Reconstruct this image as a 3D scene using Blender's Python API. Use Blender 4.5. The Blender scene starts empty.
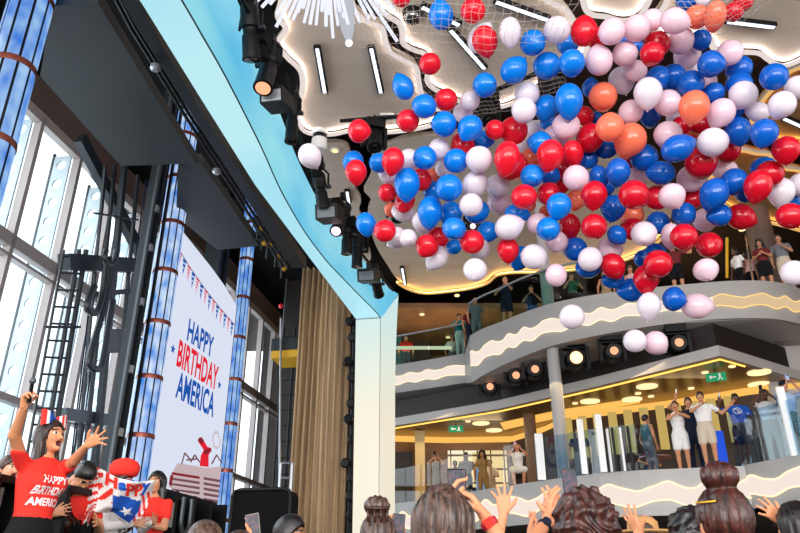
import bpy, math, random
import numpy as np
from mathutils import Vector, Matrix
from mathutils.bvhtree import BVHTree
rnd = random.Random(7)
SC = bpy.context.scene
COL = SC.collection
# ------------------------------------------------------------------ camera (a person in the standing crowd looking up)
FPX, PITCH, CZ = 711.0, math.radians(24.6), 1.4
CP, SP = math.cos(PITCH), math.sin(PITCH)
CAM = np.array([0.0, 0.0, CZ])
cam = bpy.data.cameras.new('camera'); cam.sensor_width = 36; cam.lens = FPX / 800 * 36
cam.clip_end = 300
camo = bpy.data.objects.new('camera', cam); COL.objects.link(camo)
camo.location = (0, 0, CZ); camo.rotation_euler = (math.pi / 2 + PITCH, 0, 0)
SC.camera = camo
# stage axis: u runs along the proscenium, v to the right of it
AZ = math.radians(9.9)
D3 = np.array([math.sin(AZ), math.cos(AZ), 0.0]); N3 = np.array([math.cos(AZ), -math.sin(AZ), 0.0]); Z3 = np.array([0, 0, 1.0])
def W(u, v, z): return D3 * u + N3 * v + Z3 * z
def ray(x, y):
    X = (x - 400) / FPX; Y = (266.5 - y) / FPX
    return np.array([X, CP - Y * SP, SP + Y * CP])
def onz(x, y, z): r = ray(x, y); return CAM + r * (z - CZ) / r[2]
def onv(x, y, v): r = ray(x, y); return CAM + r * v / (r @ N3)
def onu(x, y, u): r = ray(x, y); return CAM + r * u / (r @ D3)
def ony(x, y, yy): r = ray(x, y); return CAM + r * yy / r[1]
def atd(x, y, d): return CAM + ray(x, y) * d
def unit(a): a = np.asarray(a, float); return a / max(np.linalg.norm(a), 1e-9)
# ------------------------------------------------------------------ materials
def lin(c):
    if isinstance(c, str):
        c = [int(c[i:i + 2], 16) / 255 for i in (0, 2, 4)]
    return tuple(((x / 12.92) if x <= 0.04045 else ((x + 0.055) / 1.055) ** 2.4) for x in c)
M = {}
def mat(name, col, rough=0.5, metal=0.0, emit=0.0, spec=0.5, ecol=None):
    m = bpy.data.materials.new(name); m.use_nodes = True
    b = m.node_tree.nodes['Principled BSDF']
    c = lin(col)
    b.inputs['Base Color'].default_value = (*c, 1); b.inputs['Roughness'].default_value = rough
    b.inputs['Metallic'].default_value = metal; b.inputs['Specular IOR Level'].default_value = spec
    if emit:
        b.inputs['Emission Color'].default_value = (*(lin(ecol) if ecol else c), 1)
        b.inputs['Emission Strength'].default_value = emit
    m.diffuse_color = (*c, 1)
    M[name] = m
    return m
def lamp_mat(name, col, strength):
    m = mat(name, '000000', 0.6, emit=strength, ecol=col, spec=0.1)
    return m
def nodes(m): return m.node_tree.nodes, m.node_tree.links, m.node_tree.nodes['Principled BSDF']
def noise_col(m, c1, c2, scale=(5, 5, 5), detail=4, bump=0.0, lo=0.35, hi=0.65, rough=None):
    n, l, b = nodes(m)
    tc = n.new('ShaderNodeTexCoord'); mp = n.new('ShaderNodeMapping'); mp.inputs['Scale'].default_value = scale
    no = n.new('ShaderNodeTexNoise'); no.inputs['Scale'].default_value = 1.0; no.inputs['Detail'].default_value = detail
    cr = n.new('ShaderNodeValToRGB'); cr.color_ramp.elements[0].position = lo; cr.color_ramp.elements[1].position = hi
    cr.color_ramp.elements[0].color = (*lin(c1), 1); cr.color_ramp.elements[1].color = (*lin(c2), 1)
    l.new(tc.outputs['Object'], mp.inputs['Vector']); l.new(mp.outputs['Vector'], no.inputs['Vector'])
    l.new(no.outputs['Fac'], cr.inputs['Fac']); l.new(cr.outputs['Color'], b.inputs['Base Color'])
    if bump:
        bp = n.new('ShaderNodeBump'); bp.inputs['Strength'].default_value = bump; bp.inputs['Distance'].default_value = 0.02
        l.new(no.outputs['Fac'], bp.inputs['Height']); l.new(bp.outputs['Normal'], b.inputs['Normal'])
    return cr
def glass_mat(name, tint, refl=0.12, rough=0.02):
    m = bpy.data.materials.new(name); m.use_nodes = True; n, l = m.node_tree.nodes, m.node_tree.links; n.clear()
    o = n.new('ShaderNodeOutputMaterial'); mx = n.new('ShaderNodeMixShader'); t = n.new('ShaderNodeBsdfTransparent'); g = n.new('ShaderNodeBsdfGlossy')
    t.inputs['Color'].default_value = (*lin(tint), 1); g.inputs['Roughness'].default_value = rough
    mx.inputs[0].default_value = refl
    l.new(t.outputs[0], mx.inputs[1]); l.new(g.outputs[0], mx.inputs[2]); l.new(mx.outputs[0], o.inputs['Surface'])
    M[name] = m; return m
mat('black', '08090c', 0.5, spec=0.25); mat('black_matte', '060607', 0.85, spec=0.15); mat('black_gloss', '0a0a0d', 0.15)
mat('charcoal', '23272b', 0.4); mat('steel_dark', '272d31', 0.45, 0.3); mat('steel_mid', '565c60', 0.4, 0.5)
mat('steel_light', 'a9abb0', 0.35, 0.6); mat('chrome', 'd8d8dc', 0.15, 0.9); mat('white', 'e9e8e6', 0.5); mat('white_gloss', 'f2f2f2', 0.2)
mat('window_frame', '9a8f8c', 0.5); mat('rib_white', 'b0babf', 0.5); mat('taupe', '5d4b47', 0.7); mat('taupe_dark', '3a2f2d', 0.7)
mat('fascia', 'a8a4a1', 0.4); mat('fascia_end', '8d8986', 0.38, 0.1); mat('soffit_grey', 'b2aca8', 0.5)
mat('gold_soffit', '8a6326', 0.28, 0.35); mat('dark_brown', '1c100c', 0.6); mat('ceil_dark', '38271a', 0.75); mat('ceil_panel_shaded', 'a57f55', 0.35); mat('ceil_panel', 'd2c2b4', 0.42)
mat('brown_wall', '7a573a', 0.55); mat('cream_wall', 'd9bd84', 0.6); mat('slat_dark', '2a1a10', 0.5); mat('deck_floor', '6a5848', 0.6)
mat('copper', '8b4a3a', 0.35, 0.6); mat('yellow', 'e0a818', 0.5); mat('floor', '3b3430', 0.45); mat('stage_black', '17171a', 0.5)
mat('panel_grey', '3d4347', 0.55); mat('curtain', 'a5805a', 0.85); mat('red', 'e0222f', 0.5); mat('blue', '1c4fb0', 0.5)
mat('phone_glass', '101320', 0.1); mat('net', 'b5a8a2', 0.6)
noise_col(M['ceil_panel_shaded'], '9a754c', 'ac865a', (0.35, 2.2, 1))
noise_col(M['floor'], '38302c', '4a413b', (1.2, 1.2, 1.2)); noise_col(M['taupe'], '57463f', '63504b', (0.6, 0.6, 0.6))
noise_col(M['curtain'], '9c8263', 'c9aa82', (9, 9, 0.35), bump=0.1); noise_col(M['panel_grey'], '2a2f32', '31373a', (0.5, 0.5, 0.5))
noise_col(M['brown_wall'], '6e4e33', '84603f', (0.8, 0.8, 3)); noise_col(M['gold_soffit'], '7d5821', '94692a', (0.5, 2.5, 1))
noise_col(M['ceil_panel'], 'ccbbab', 'd6c6b7', (0.35, 2.2, 1)); noise_col(M['deck_floor'], '5c4c3e', '746150', (2, 2, 2))
lamp_mat('led_white', 'e8f0ff', 1.8); lamp_mat('led_cool', 'eef1ff', 1.05); lamp_mat('crystal', 'd5dae4', 0.75); lamp_mat('warm_lamp', 'ffb070', 5.0); lamp_mat('warm_disc', 'ffdca0', 1.5)
lamp_mat('gold_led', 'ffbf55', 2.0); lamp_mat('gold_cove', 'ffc260', 1.0); lamp_mat('wave_face', 'ffeee2', 0.93); lamp_mat('wave_rim', 'ffe8c0', 1.35)
lamp_mat('wave_face_gold', 'ffdcae', 0.72); lamp_mat('wave_rim_gold', 'ffd080', 1.3)
lamp_mat('pink_lens', 'ffd8ec', 2.0); lamp_mat('orange_lens', 'ffae84', 1.3); lamp_mat('exit_green', '25a06a', 0.9); lamp_mat('screen_white', 'dfe6f8', 0.95)
lamp_mat('scr_blue', '1557b4', 0.9); lamp_mat('scr_red', 'ee2233', 0.9); lamp_mat('scr_dkred', '8f2130', 0.9); lamp_mat('scr_ship', 'd9c3c6', 0.8); lamp_mat('scr_shipd', '84565e', 0.75)
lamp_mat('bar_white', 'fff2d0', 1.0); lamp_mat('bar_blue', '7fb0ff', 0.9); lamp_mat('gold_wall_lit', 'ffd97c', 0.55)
lamp_mat('bright_blue', '2a63ff', 0.7)
lamp_mat('cove_white', 'fff2ec', 22.0); lamp_mat('cove_amber', 'ffb35a', 20.0); lamp_mat('rim_white', 'fff0ea', 0.8); lamp_mat('rim_amber', 'ffc678', 0.8)
lamp_mat('uplight_white', 'fff0e6', 1.0)
glass_mat('window_glass', 'f4fbff', 0.05); glass_mat('rail_glass_warm', 'f2e4c0', 0.05, 0.03); glass_mat('rail_glass', 'bddcd4', 0.05, 0.03); glass_mat('rail_glass_blue', 'b4d6ea', 0.07, 0.03); glass_mat('dome_glass', 'b9aaa2', 0.2); glass_mat('tint_glass', '4a3230', 0.12)
def led_skin(name, lo, hi, scale, strength, axis_warm=None):
    """An LED skin: its picture is a slow drift of colour, given off by the wall itself."""
    m = mat(name, '101418', 0.4, emit=strength); n, l, b = nodes(m)
    tc = n.new('ShaderNodeTexCoord'); mp = n.new('ShaderNodeMapping'); mp.inputs['Scale'].default_value = scale
    no = n.new('ShaderNodeTexNoise'); no.inputs['Scale'].default_value = 1; no.inputs['Detail'].default_value = 1.5
    cr = n.new('ShaderNodeValToRGB'); e = cr.color_ramp.elements
    e[0].position = 0.3; e[0].color = (*lin(lo), 1); e[1].position = 0.7; e[1].color = (*lin(hi), 1)
    l.new(tc.outputs['Object'], mp.inputs['Vector']); l.new(mp.outputs['Vector'], no.inputs['Vector']); l.new(no.outputs['Fac'], cr.inputs['Fac'])
    l.new(cr.outputs['Color'], b.inputs['Emission Color'])
    return m
led_skin('arch_reveal', '98dcf0', 'bcecf4', (0.25, 0.25, 0.5), 0.98)
led_skin('arch_face', '5cc0e8', '9fe6ee', (0.35, 0.35, 0.9), 0.95)
led_skin('leg_reveal', 'f1e9d2', 'fbf3dc', (0.3, 0.3, 0.15), 0.98)
led_skin('leg_face', 'e6dcc4', 'f8efd8', (0.3, 0.3, 0.15), 0.98)
led_skin('sky_led', '3f8ae6', 'd4e6fa', (4.5, 4.5, 2.6), 0.95)
led_skin('sky_led_blue', '1f74e0', 'a8d0f8', (4.5, 4.5, 2.6), 0.9)
# legs start cool under the header and turn warm downwards: what the LED wall shows
led_skin('phone_lit', '0a0d18', '9a8a98', (38, 38, 38), 0.45)
_cr = [x for x in M['phone_lit'].node_tree.nodes if x.type == 'VALTORGB'][0].color_ramp
for _p, _c in ((0.44, '141a2c'), (0.5, '2b3f78'), (0.58, '8a3040')): _e = _cr.elements.new(_p); _e.color = (*lin(_c), 1)
def leg_ramp(name):
    n, l, b = nodes(M[name]); cr = [x for x in n if x.type == 'VALTORGB'][0]
    g = n.new('ShaderNodeTexCoord'); s = n.new('ShaderNodeSeparateXYZ'); mr = n.new('ShaderNodeMapRange')
    mr.inputs['From Min'].default_value = 5.0; mr.inputs['From Max'].default_value = 9.3
    l.new(g.outputs['Object'], s.inputs[0]); l.new(s.outputs['Z'], mr.inputs['Value'])
    mx = n.new('ShaderNodeMix'); mx.data_type = 'RGBA'; mx.inputs['B'].default_value = (*lin('bfe9ee'), 1)
    l.new(mr.outputs[0], mx.inputs['Factor']); l.new(cr.outputs['Color'], mx.inputs['A']); l.new(mx.outputs['Result'], b.inputs['Emission Color'])
leg_ramp('leg_reveal'); leg_ramp('leg_face')
def balloon_mat(name, col, col2=None, trans=0.28):
    m = mat(name, col, 0.16, spec=0.55); n, l, b = nodes(m)
    t = n.new('ShaderNodeBsdfTranslucent'); mx = n.new('ShaderNodeMixShader'); mx.inputs[0].default_value = trans
    t.inputs['Color'].default_value = (*lin(col2 or col), 1)
    o = [x for x in n if x.type == 'OUTPUT_MATERIAL'][0]
    l.new(b.outputs[0], mx.inputs[1]); l.new(t.outputs[0], mx.inputs[2]); l.new(mx.outputs[0], o.inputs['Surface'])
balloon_mat('balloon_blue', '0886ea'); balloon_mat('balloon_blue_shaded', '0a64cc')
balloon_mat('balloon_red', 'ee1e34'); balloon_mat('balloon_red_shaded', 'd8122c'); balloon_mat('balloon_coral', 'fd8260'); balloon_mat('balloon_white', 'efe6ee'); balloon_mat('balloon_pink', 'f3d6e2')
mat('knot_blue', '083a78', 0.4); mat('knot_red', 'a01222', 0.4); mat('knot_pale', 'd9c4cf', 0.4); mat('knot_coral', 'c9503a', 0.4)
for k, c in dict(skin_fair='d79c7c', skin_tan='c68b68', skin_mid='a3694a', skin_dark='5e3a2a', skin_glow='d39068').items(): mat(k, c, 0.5, spec=0.35)
mat('lips', 'a8464a', 0.45); mat('eye_white', 'e8e2dc', 0.3); mat('eye_dark', '1b1210', 0.4); mat('mouth', '4a1216', 0.6)
for k, c in dict(hair_black='120d0c', hair_brown='2f1c14', hair_auburn='3a1a16', hair_ash='5b4a40', hair_grey='8a8078', hair_dark='1d1412').items():
    m = mat(k, c, 0.38, spec=0.5)
def hairtex(k, c1, c2, sc=(60, 60, 5)): noise_col(M[k], c1, c2, sc, 3, bump=0.35)
hairtex('hair_ash', '241512', '62493d'); hairtex('hair_brown', '22120d', '4a2c20'); hairtex('hair_auburn', '1e0d0b', '4e241c', (45, 45, 7)); hairtex('hair_dark', '150d0c', '3a221d', (50, 50, 8))
for k, c in dict(cloth_white='ece8e6', cloth_red='e8352c', cloth_black='131215', cloth_blue='2257b8', cloth_ltblue='9fb6d6', cloth_teal='1f8f96', cloth_olive='6b6038', cloth_grey='75767c', cloth_navy='1c2438',
                 cloth_green='1d5a40', cloth_pink='e6b6b8', cloth_tan='a98a68', cloth_denim='38567f', cloth_beige='cbbba6', cloth_maroon='6f2a2c', cloth_tealdk='3f6f74').items():
    mat(k, c, 0.85, spec=0.2)
mat('strap_red', 'b3202c', 0.5); mat('hat_straw', 'b98a55', 0.8)
# ------------------------------------------------------------------ mesh builder
class MB:
    def __init__(s): s.v = []; s.f = []; s.m = []
    def add(s, V, F, mi=0):
        o = len(s.v); s.v.extend([tuple(map(float, p)) for p in V]); s.f.extend([tuple(int(i) + o for i in f) for f in F]); s.m.extend([mi] * len(F)); return s
    def hexa(s, c8, mi=0):
        return s.add(c8, [(0, 3, 2, 1), (4, 5, 6, 7), (0, 1, 5, 4), (1, 2, 6, 5), (2, 3, 7, 6), (3, 0, 4, 7)], mi)
    def box(s, c, size, ax=None, mi=0):
        ax = ax if ax is not None else (np.array([1, 0, 0.]), np.array([0, 1, 0.]), Z3); c = np.asarray(c, float)
        h = [np.asarray(ax[i]) * size[i] / 2 for i in range(3)]
        return s.hexa([c + a * h[0] + b * h[1] + d * h[2] for d in (-1, 1) for a, b in ((-1, -1), (1, -1), (1, 1), (-1, 1))], mi)
    def tube(s, pts, r, n=8, mi=0, close=False, cap=True):
        pts = [np.asarray(p, float) for p in pts]; k = len(pts); rs = r if hasattr(r, '__len__') else [r] * k
        V, F = [], []; up = None
        for i, p in enumerate(pts):
            a = pts[(i - 1) % k] if (close or i > 0) else p; b = pts[(i + 1) % k] if (close or i < k - 1) else p
            t = unit(b - a)
            if up is None:
                up = np.cross(t, [0.3, 0.2, 1.0]);
                if np.linalg.norm(up) < 1e-3: up = np.cross(t, [1, 0, 0])
            up = unit(up - t * (up @ t)); w = np.cross(t, up)
            for j in range(n):
                an = 2 * math.pi * j / n; V.append(p + (up * math.cos(an) + w * math.sin(an)) * rs[i])
        for i in range(k if close else k - 1):
            for j in range(n):
                a = i * n + j; b = i * n + (j + 1) % n; c = ((i + 1) % k) * n; F.append((a, b, c + (j + 1) % n, c + j))
        if cap and not close: F.append(tuple(range(n))[::-1]); F.append(tuple((k - 1) * n + j for j in range(n)))
        return s.add(V, F, mi)
    def cyl(s, a, b, r, n=16, mi=0, r2=None): return s.tube([a, b], [r, r if r2 is None else r2], n, mi)
    def lathe(s, c, ax, prof, n=20, mi=0):
        """prof: (distance along ax, radius)"""
        ax = unit(ax); up = np.cross(ax, [0.3, 0.2, 1]);
        if np.linalg.norm(up) < 1e-3: up = np.cross(ax, [1, 0, 0])
        up = unit(up); w = np.cross(ax, up); c = np.asarray(c, float); V, F = [], []
        for d, r in prof:
            for j in range(n):
                an = 2 * math.pi * j / n; V.append(c + ax * d + (up * math.cos(an) + w * math.sin(an)) * r)
        for i in range(len(prof) - 1):
            for j in range(n):
                F.append((i * n + j, i * n + (j + 1) % n, (i + 1) * n + (j + 1) % n, (i + 1) * n + j))
        F.append(tuple(range(n))[::-1]); F.append(tuple((len(prof) - 1) * n + j for j in range(n)))
        return s.add(V, F, mi)
    def ball(s, c, r, n=12, mi=0):
        r = np.array(r if hasattr(r, '__len__') else (r, r, r), float); c = np.asarray(c, float); V = [c + r * (0, 0, -1)]; F = []; k = n // 2
        for i in range(1, k):
            t = -math.pi / 2 + math.pi * i / k
            for j in range(n): p = 2 * math.pi * j / n; V.append(c + r * np.array([math.cos(t) * math.cos(p), math.cos(t) * math.sin(p), math.sin(t)]))
        V.append(c + r * (0, 0, 1)); T = len(V) - 1
        for j in range(n): F.append((0, 1 + (j + 1) % n, 1 + j)); F.append((T, 1 + (k - 2) * n + j, 1 + (k - 2) * n + (j + 1) % n))
        for i in range(k - 2):
            for j in range(n): a = 1 + i * n; F.append((a + j, a + (j + 1) % n, a + n + (j + 1) % n, a + n + j))
        return s.add(V, F, mi)
    def prism(s, poly, off, mi=0):
        """closed outline (list of 3D points) pushed along off"""
        n = len(poly); off = np.asarray(off, float); P = [np.asarray(p, float) for p in poly]
        return s.add(P + [p + off for p in P], [tuple(range(n))[::-1], tuple(range(n, 2 * n))] + [(i, (i + 1) % n, n + (i + 1) % n, n + i) for i in range(n)], mi)
    def strip(s, A, B, mi=0):
        n = len(A); return s.add(list(A) + list(B), [(i, i + 1, n + i + 1, n + i) for i in range(n - 1)], mi)
    def loft(s, sections, mi=0, capends=True):
        """closed cross-sections joined one after the other"""
        k = len(sections[0]); V = [p for sec in sections for p in sec]; F = []
        for i in range(len(sections) - 1):
            for j in range(k): F.append((i * k + j, i * k + (j + 1) % k, (i + 1) * k + (j + 1) % k, (i + 1) * k + j))
        if capends: F.append(tuple(range(k))[::-1]); F.append(tuple((len(sections) - 1) * k + j for j in range(k)))
        return s.add(V, F, mi)
    def build(s, name, mats, parent=None, smooth=False, local=False, auto=True):
        V = np.array(s.v, float); o = np.zeros(3)
        if not local:
            if parent is not None:
                o = np.array(ORIG[parent.name])
            else:
                lo, hi = V.min(0), V.max(0); o = np.array([(lo[0] + hi[0]) / 2, (lo[1] + hi[1]) / 2, lo[2]])
            V = V - o
        me = bpy.data.meshes.new(name); me.from_pydata([tuple(p) for p in V], [], s.f); me.update()
        for m in (mats if isinstance(mats, (list, tuple)) else [mats]): me.materials.append(M[m] if isinstance(m, str) else m)
        if any(s.m): me.polygons.foreach_set('material_index', s.m)
        if smooth: me.polygons.foreach_set('use_smooth', [True] * len(me.polygons))
        ob = bpy.data.objects.new(name, me); COL.objects.link(ob)
        if parent is not None: ob.parent = parent; ORIG[ob.name] = ORIG[parent.name] if not local else (0, 0, 0)
        else: ob.location = o if not local else (0, 0, 0); ORIG[ob.name] = tuple(o)
        if smooth and auto:
            try: me.set_sharp_from_angle(angle=math.radians(40))
            except Exception: pass
        return ob
ORIG = {}
def bev(ob, w=0.01, seg=2):
    b = ob.modifiers.new('bevel', 'BEVEL'); b.width = w; b.segments = seg; b.limit_method = 'ANGLE'; return ob
def tag(o, label, cat, group=None):
    o['label'] = label; o['category'] = cat
    if group: o['group'] = group
    return o
def struct(o): o['kind'] = 'structure'; return o
def thing(name, label, cat, loc, group=None, rz=0.0):
    o = bpy.data.objects.new(name, None); COL.objects.link(o); o.location = tuple(loc); o.rotation_euler = (0, 0, rz); o.empty_display_size = 0.1
    ORIG[o.name] = tuple(loc); return tag(o, label, cat, group)
def spline(P, per=6, closed=False):
    P = [np.asarray(p, float) for p in P]; n = len(P); out = []
    for i in range(n if closed else n - 1):
        g = lambda k: P[k % n] if closed else P[min(max(k, 0), n - 1)]
        a, b, c, d = g(i - 1), g(i), g(i + 1), g(i + 2)
        for k in range(per):
            t = k / per; out.append(0.5 * (2 * b + (c - a) * t + (2 * a - 5 * b + 4 * c - d) * t * t + (3 * b - a - 3 * c + d) * t ** 3))
    if not closed: out.append(P[-1])
    return out
def text_mesh(txt, size=1.0, extrude=0.0, bold=0.0, sx=1.0, align='CENTER', spacing=1.0):
    """lettering as mesh: vertices in a flat x/y frame and faces"""
    cu = bpy.data.curves.new('lettering', 'FONT'); cu.body = txt; cu.size = size; cu.extrude = extrude; cu.offset = bold; cu.align_x = align; cu.space_character = spacing; cu.resolution_u = 3
    ob = bpy.data.objects.new('lettering', cu); COL.objects.link(ob); bpy.context.view_layer.update()
    me = ob.evaluated_get(bpy.context.evaluated_depsgraph_get()).to_mesh()
    V = np.array([v.co[:] for v in me.vertices]) * np.array([sx, 1, 1]); F = [tuple(p.vertices) for p in me.polygons]
    bpy.data.objects.remove(ob); bpy.data.curves.remove(cu)
    return V, F
# ================================================================== THE ROOM
UVZ = (D3, N3, Z3)
struct(MB().box((2, 16, -0.1), (44, 56, 0.2)).build('floor', 'floor'))
# dark upper ceiling that shows through the meandering gaps
struct(MB().box((5, 18, 13.75), (30, 40, 0.3)).build('ceiling', 'ceil_dark'))
# far and right-hand walls of the atrium
struct(MB().box((6, 36.2, 6.9), (26, 0.3, 13.8)).build('wall_back', 'taupe_dark'))
struct(MB().box((16.2, 22, 6.9), (0.3, 28, 13.8)).build('wall_right', 'taupe_dark'))
struct(MB().box(W(31, -8.0, 6.9), (0.3, 8, 13.8), UVZ).build('wall_stage_back', 'taupe_dark'))
# window wall, left of the stage: taupe band above, piers, framed bays
def win_wall(idx, us, v, z0, z1, fins):
    b = MB(); b.box(W((us[0] + us[-1]) / 2, v - 0.15, (z1 + 13.6) / 2), (us[-1] - us[0] + 0.6, 0.3, 13.6 - z1), UVZ)
    b.box(W((us[0] + us[-1]) / 2, v - 0.15, z0 / 2), (us[-1] - us[0] + 0.6, 0.3, z0), UVZ)
    struct(b.build('wall_left', 'taupe'))
    for i in range(len(us) - 1):
        a, c = us[i], us[i + 1]; mid = (a + c) / 2; w = c - a
        root = bpy.data.objects.new('window_%d' % (idx + i), None); COL.objects.link(root); root.location = tuple(W(mid, v, z0)); ORIG[root.name] = tuple(W(mid, v, z0)); struct(root)
        f = MB()
        f.box(W(a + 0.04, v + 0.02, (z0 + z1) / 2), (0.12, 0.2, z1 - z0), UVZ)
        for zz, hh in ((z1 - 0.07, 0.26), (8.5, 0.3), (8.15, 0.07), (5.2, 0.16), (z0 + 0.05, 0.2)): f.box(W(mid, v + 0.02, zz), (w, 0.2, hh), UVZ)
        f.build('window_frame', 'window_frame', root)
        # white perforated fin standing out behind the glass at each mullion
        rb = MB(); v0, v1 = v - 0.60, v - 0.12; zc = z0; uu = c - 0.02
        while zc < z1 - 0.3:
            z2 = zc + 0.55; cv_, cz = (v0 + v1) / 2, (zc + z2) / 2; R = 0.135; n = 16; ring = []; sq = []
            for k in range(n):
                an = 2 * math.pi * k / n; ring.append((cv_ + R * math.cos(an), cz + R * math.sin(an)))
                m = max(abs(math.cos(an)), abs(math.sin(an))); sq.append((cv_ + (v1 - v0) / 2 * math.cos(an) / m, cz + (z2 - zc) / 2 * math.sin(an) / m))
            for off in (0, -0.04): rb.add([W(uu + off, *p) for p in ring + sq], [(k, (k + 1) % n, n + (k + 1) % n, n + k) for k in range(n)])
            rb.add([W(uu, *p) for p in ring] + [W(uu - 0.04, *p) for p in ring], [(k, (k + 1) % n, n + (k + 1) % n, n + k) for k in range(n)])
            zc = z2
        if fins: rb.build('window_fin', 'rib_white', root)
        MB().box(W(c - 0.04, v - 0.63, (z0 + z1) / 2), (0.07, 0.05, z1 - z0), UVZ).build('sash_bar', 'charcoal', root)
        MB().box(W(mid, v - 0.08, (z0 + z1) / 2), (w, 0.012, z1 - z0), UVZ).build('window_pane', 'window_glass', root)
win_wall(1, [6.0 + 1.6 * k for k in range(9)], -11.0, 2.4, 11.85, True)
win_wall(10, [18.8 + 1.5 * k for k in range(8)], -10.45, 2.4, 11.85, False)
# ------------------------------------------------------------------ main ceiling panels with wavy, lit edges
ZP = 12.5
PAN = [
 [(352, -70), (350, -30), (352, 2), (365, 17), (381, 24), (385, 38), (390, 49), (402, 56), (415, 64), (418, 78), (422, 92), (434, 104), (446, 114), (430, 122), (405, 127), (378, 129), (352, 127), (330, 131), (306, 128), (297, 108), (303, 88), (302, 68), (289, 54), (279, 40), (287, 25), (279, 12), (283, -8), (283, -70)],
 [(376, -70), (375, -20), (377, 0), (388, 11), (400, 19), (403, 28), (404, 39), (413, 45), (427, 51), (429, 64), (428, 77), (435, 85), (446, 90), (459, 97), (480, 104), (505, 102), (525, 92), (541, 81), (560, 72), (580, 56), (586, 38), (574, 20), (568, 11), (562, 4), (550, -1), (530, -20), (528, -70)],
 [(318, 147), (333, 143), (345, 145), (350, 152), (350, 165), (356, 176), (355, 188), (361, 200), (359, 209), (362, 220), (366, 240), (371, 258), (362, 262), (345, 245), (330, 205), (318, 172)],
 [(371, 175), (366, 186), (364, 191), (371, 200), (368, 211), (370, 226), (376, 246), (388, 266), (398, 280), (412, 288), (427, 291), (450, 289), (470, 286), (486, 281), (496, 273), (515, 270), (540, 270), (570, 268), (610, 262), (650, 245), (672, 215), (668, 180), (640, 150), (600, 132), (560, 124), (520, 126), (490, 131), (460, 133), (439, 135), (420, 136), (403, 139), (390, 144), (378, 148), (372, 158)],
 [(584, -70), (582, -20), (585, 2), (592, 10), (605, 12), (621, 16), (634, 14), (643, 5), (650, -15), (652, -70)],
 [(672, -70), (668, -10), (660, 8), (652, 20), (660, 30), (685, 34), (709, 34), (713, 43), (724, 48), (743, 48), (759, 49), (768, 55), (776, 60), (787, 61), (803, 54), (830, 40), (850, -10), (850, -70)],
 [(752, 116), (762, 98), (772, 86), (784, 73), (795, 66), (820, 60), (860, 70), (880, 120), (850, 150), (805, 140), (782, 139), (770, 133), (756, 126)],
 [(715, 168), (728, 152), (742, 148), (756, 151), (768, 152), (774, 159), (783, 166), (797, 168), (815, 175), (860, 190), (880, 215), (840, 235), (780, 222), (745, 212), (722, 200), (708, 184)],
]
WARM = {0: 'cove_white', 1: 'cove_white', 2: 'cove_white', 3: 'cove_amber', 4: 'cove_white', 5: 'cove_white', 6: 'cove_amber', 7: 'cove_amber'}
for i, poly in enumerate(PAN):
    q = spline([onz(x, y, ZP) for x, y in poly], 5, True)
    root = bpy.data.objects.new('ceiling_panel', None); COL.objects.link(root); root.location = tuple(np.mean(q, 0)); ORIG[root.name] = tuple(np.mean(q, 0)); struct(root)
    MB().prism(q, (0, 0, 0.14)).build('panel_board', 'ceil_panel_shaded' if i >= 6 else 'ceil_panel', root)  # right-hand boards: lack of white light put into their browner colour
    # LED strip tucked along the rim, washing the underside
    cen = np.mean(q, 0); k = len(q); rim = []
    for j in range(k):
        t = unit(q[(j + 1) % k] - q[j - 1]); nrm = np.array([t[1], -t[0], 0])
        rim.append((q[j], nrm))
    area = sum(q[j][0] * q[(j + 1) % k][1] - q[(j + 1) % k][0] * q[j][1] for j in range(k))
    sg = 1 if area > 0 else -1
    off = lambda a, z: [p + n * sg * a + np.array([0, 0, z]) for p, n in rim]
    if i == 2: continue
    if i == 3: rim = rim[40:100]; off = lambda a, z: [p + n * sg * a + np.array([0, 0, z]) for p, n in rim]
    cl_ = i != 3
    MB().tube(off(0.03, -0.08), 0.02, 6, close=cl_).build('cove_light', WARM[i], root)
    A_, B_ = off(-0.05, -0.115), off(0.08, -0.125); C_, D_ = off(-0.05, -0.105), off(0.08, -0.115); tr = MB()
    for R1, R2 in ((A_, B_), (B_, D_), (D_, C_), (C_, A_)): tr.strip(R1 + R1[:cl_], R2 + R2[:cl_])
    bb = MB(); E_, F_ = off(0.08, -0.115), off(0.06, 0.0); bb.strip(E_ + E_[:cl_], F_ + F_[:cl_]); bb.build('rim_reflector', 'ceil_panel', root)  # back board added to catch the strip's light and close the dark slot
    tr.build('rim_glow_lip', WARM[i].replace('cove', 'rim'), root)  # brightness of the lit panel lip put into an emissive strip
    # panel joint lines: narrow battens let into the board
# ------------------------------------------------------------------ linear lights on the ceiling
def linear_light(p0, p1, label, z=ZP - 0.05, w=0.16):
    a, b = onz(*p0, z), onz(*p1, z); c = (a + b) / 2; d = unit(b - a); s = np.cross(Z3, d); L = np.linalg.norm(b - a)
    r = thing('linear_light', label, 'ceiling light', c + np.array([0, 0, -0.05]), 'linear ceiling lights')
    MB().box(c, (L, w, 0.09), (d, s, Z3)).build('housing', 'black', r)
    MB().box(c - Z3 * 0.05, (L - 0.06, w * 0.5, 0.025), (d, s, Z3)).build('light_tube', 'led_white', r)
linear_light((317, 46), (325, 92), 'short linear ceiling light under the starburst chandelier, nearest the spotlights')
linear_light((371, 46), (381, 92), 'short linear ceiling light beside the net, above the leftmost blue balloon')
linear_light((347, 190), (349, 202), 'small linear ceiling light behind the spotlight row by the wavy gap')
linear_light((387, 228), (388, 245), 'small linear ceiling light just behind the white balloons at the arch end')
linear_light((402, 267), (405, 284), 'small linear ceiling light over the upper balcony corner by the arch')
linear_light((450, 28), (485, 68), 'long linear ceiling light slanting between netted red and blue balloons')
linear_light((421, 5), (460, 24), 'linear ceiling light half hidden behind the netted blue balloon')
linear_light((495, 0), (549, 19), 'long linear ceiling light above the pair of pale balloons on the net')
linear_light((726, 20), (775, 26), 'bluish linear ceiling light beside the netted red balloons')
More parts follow.
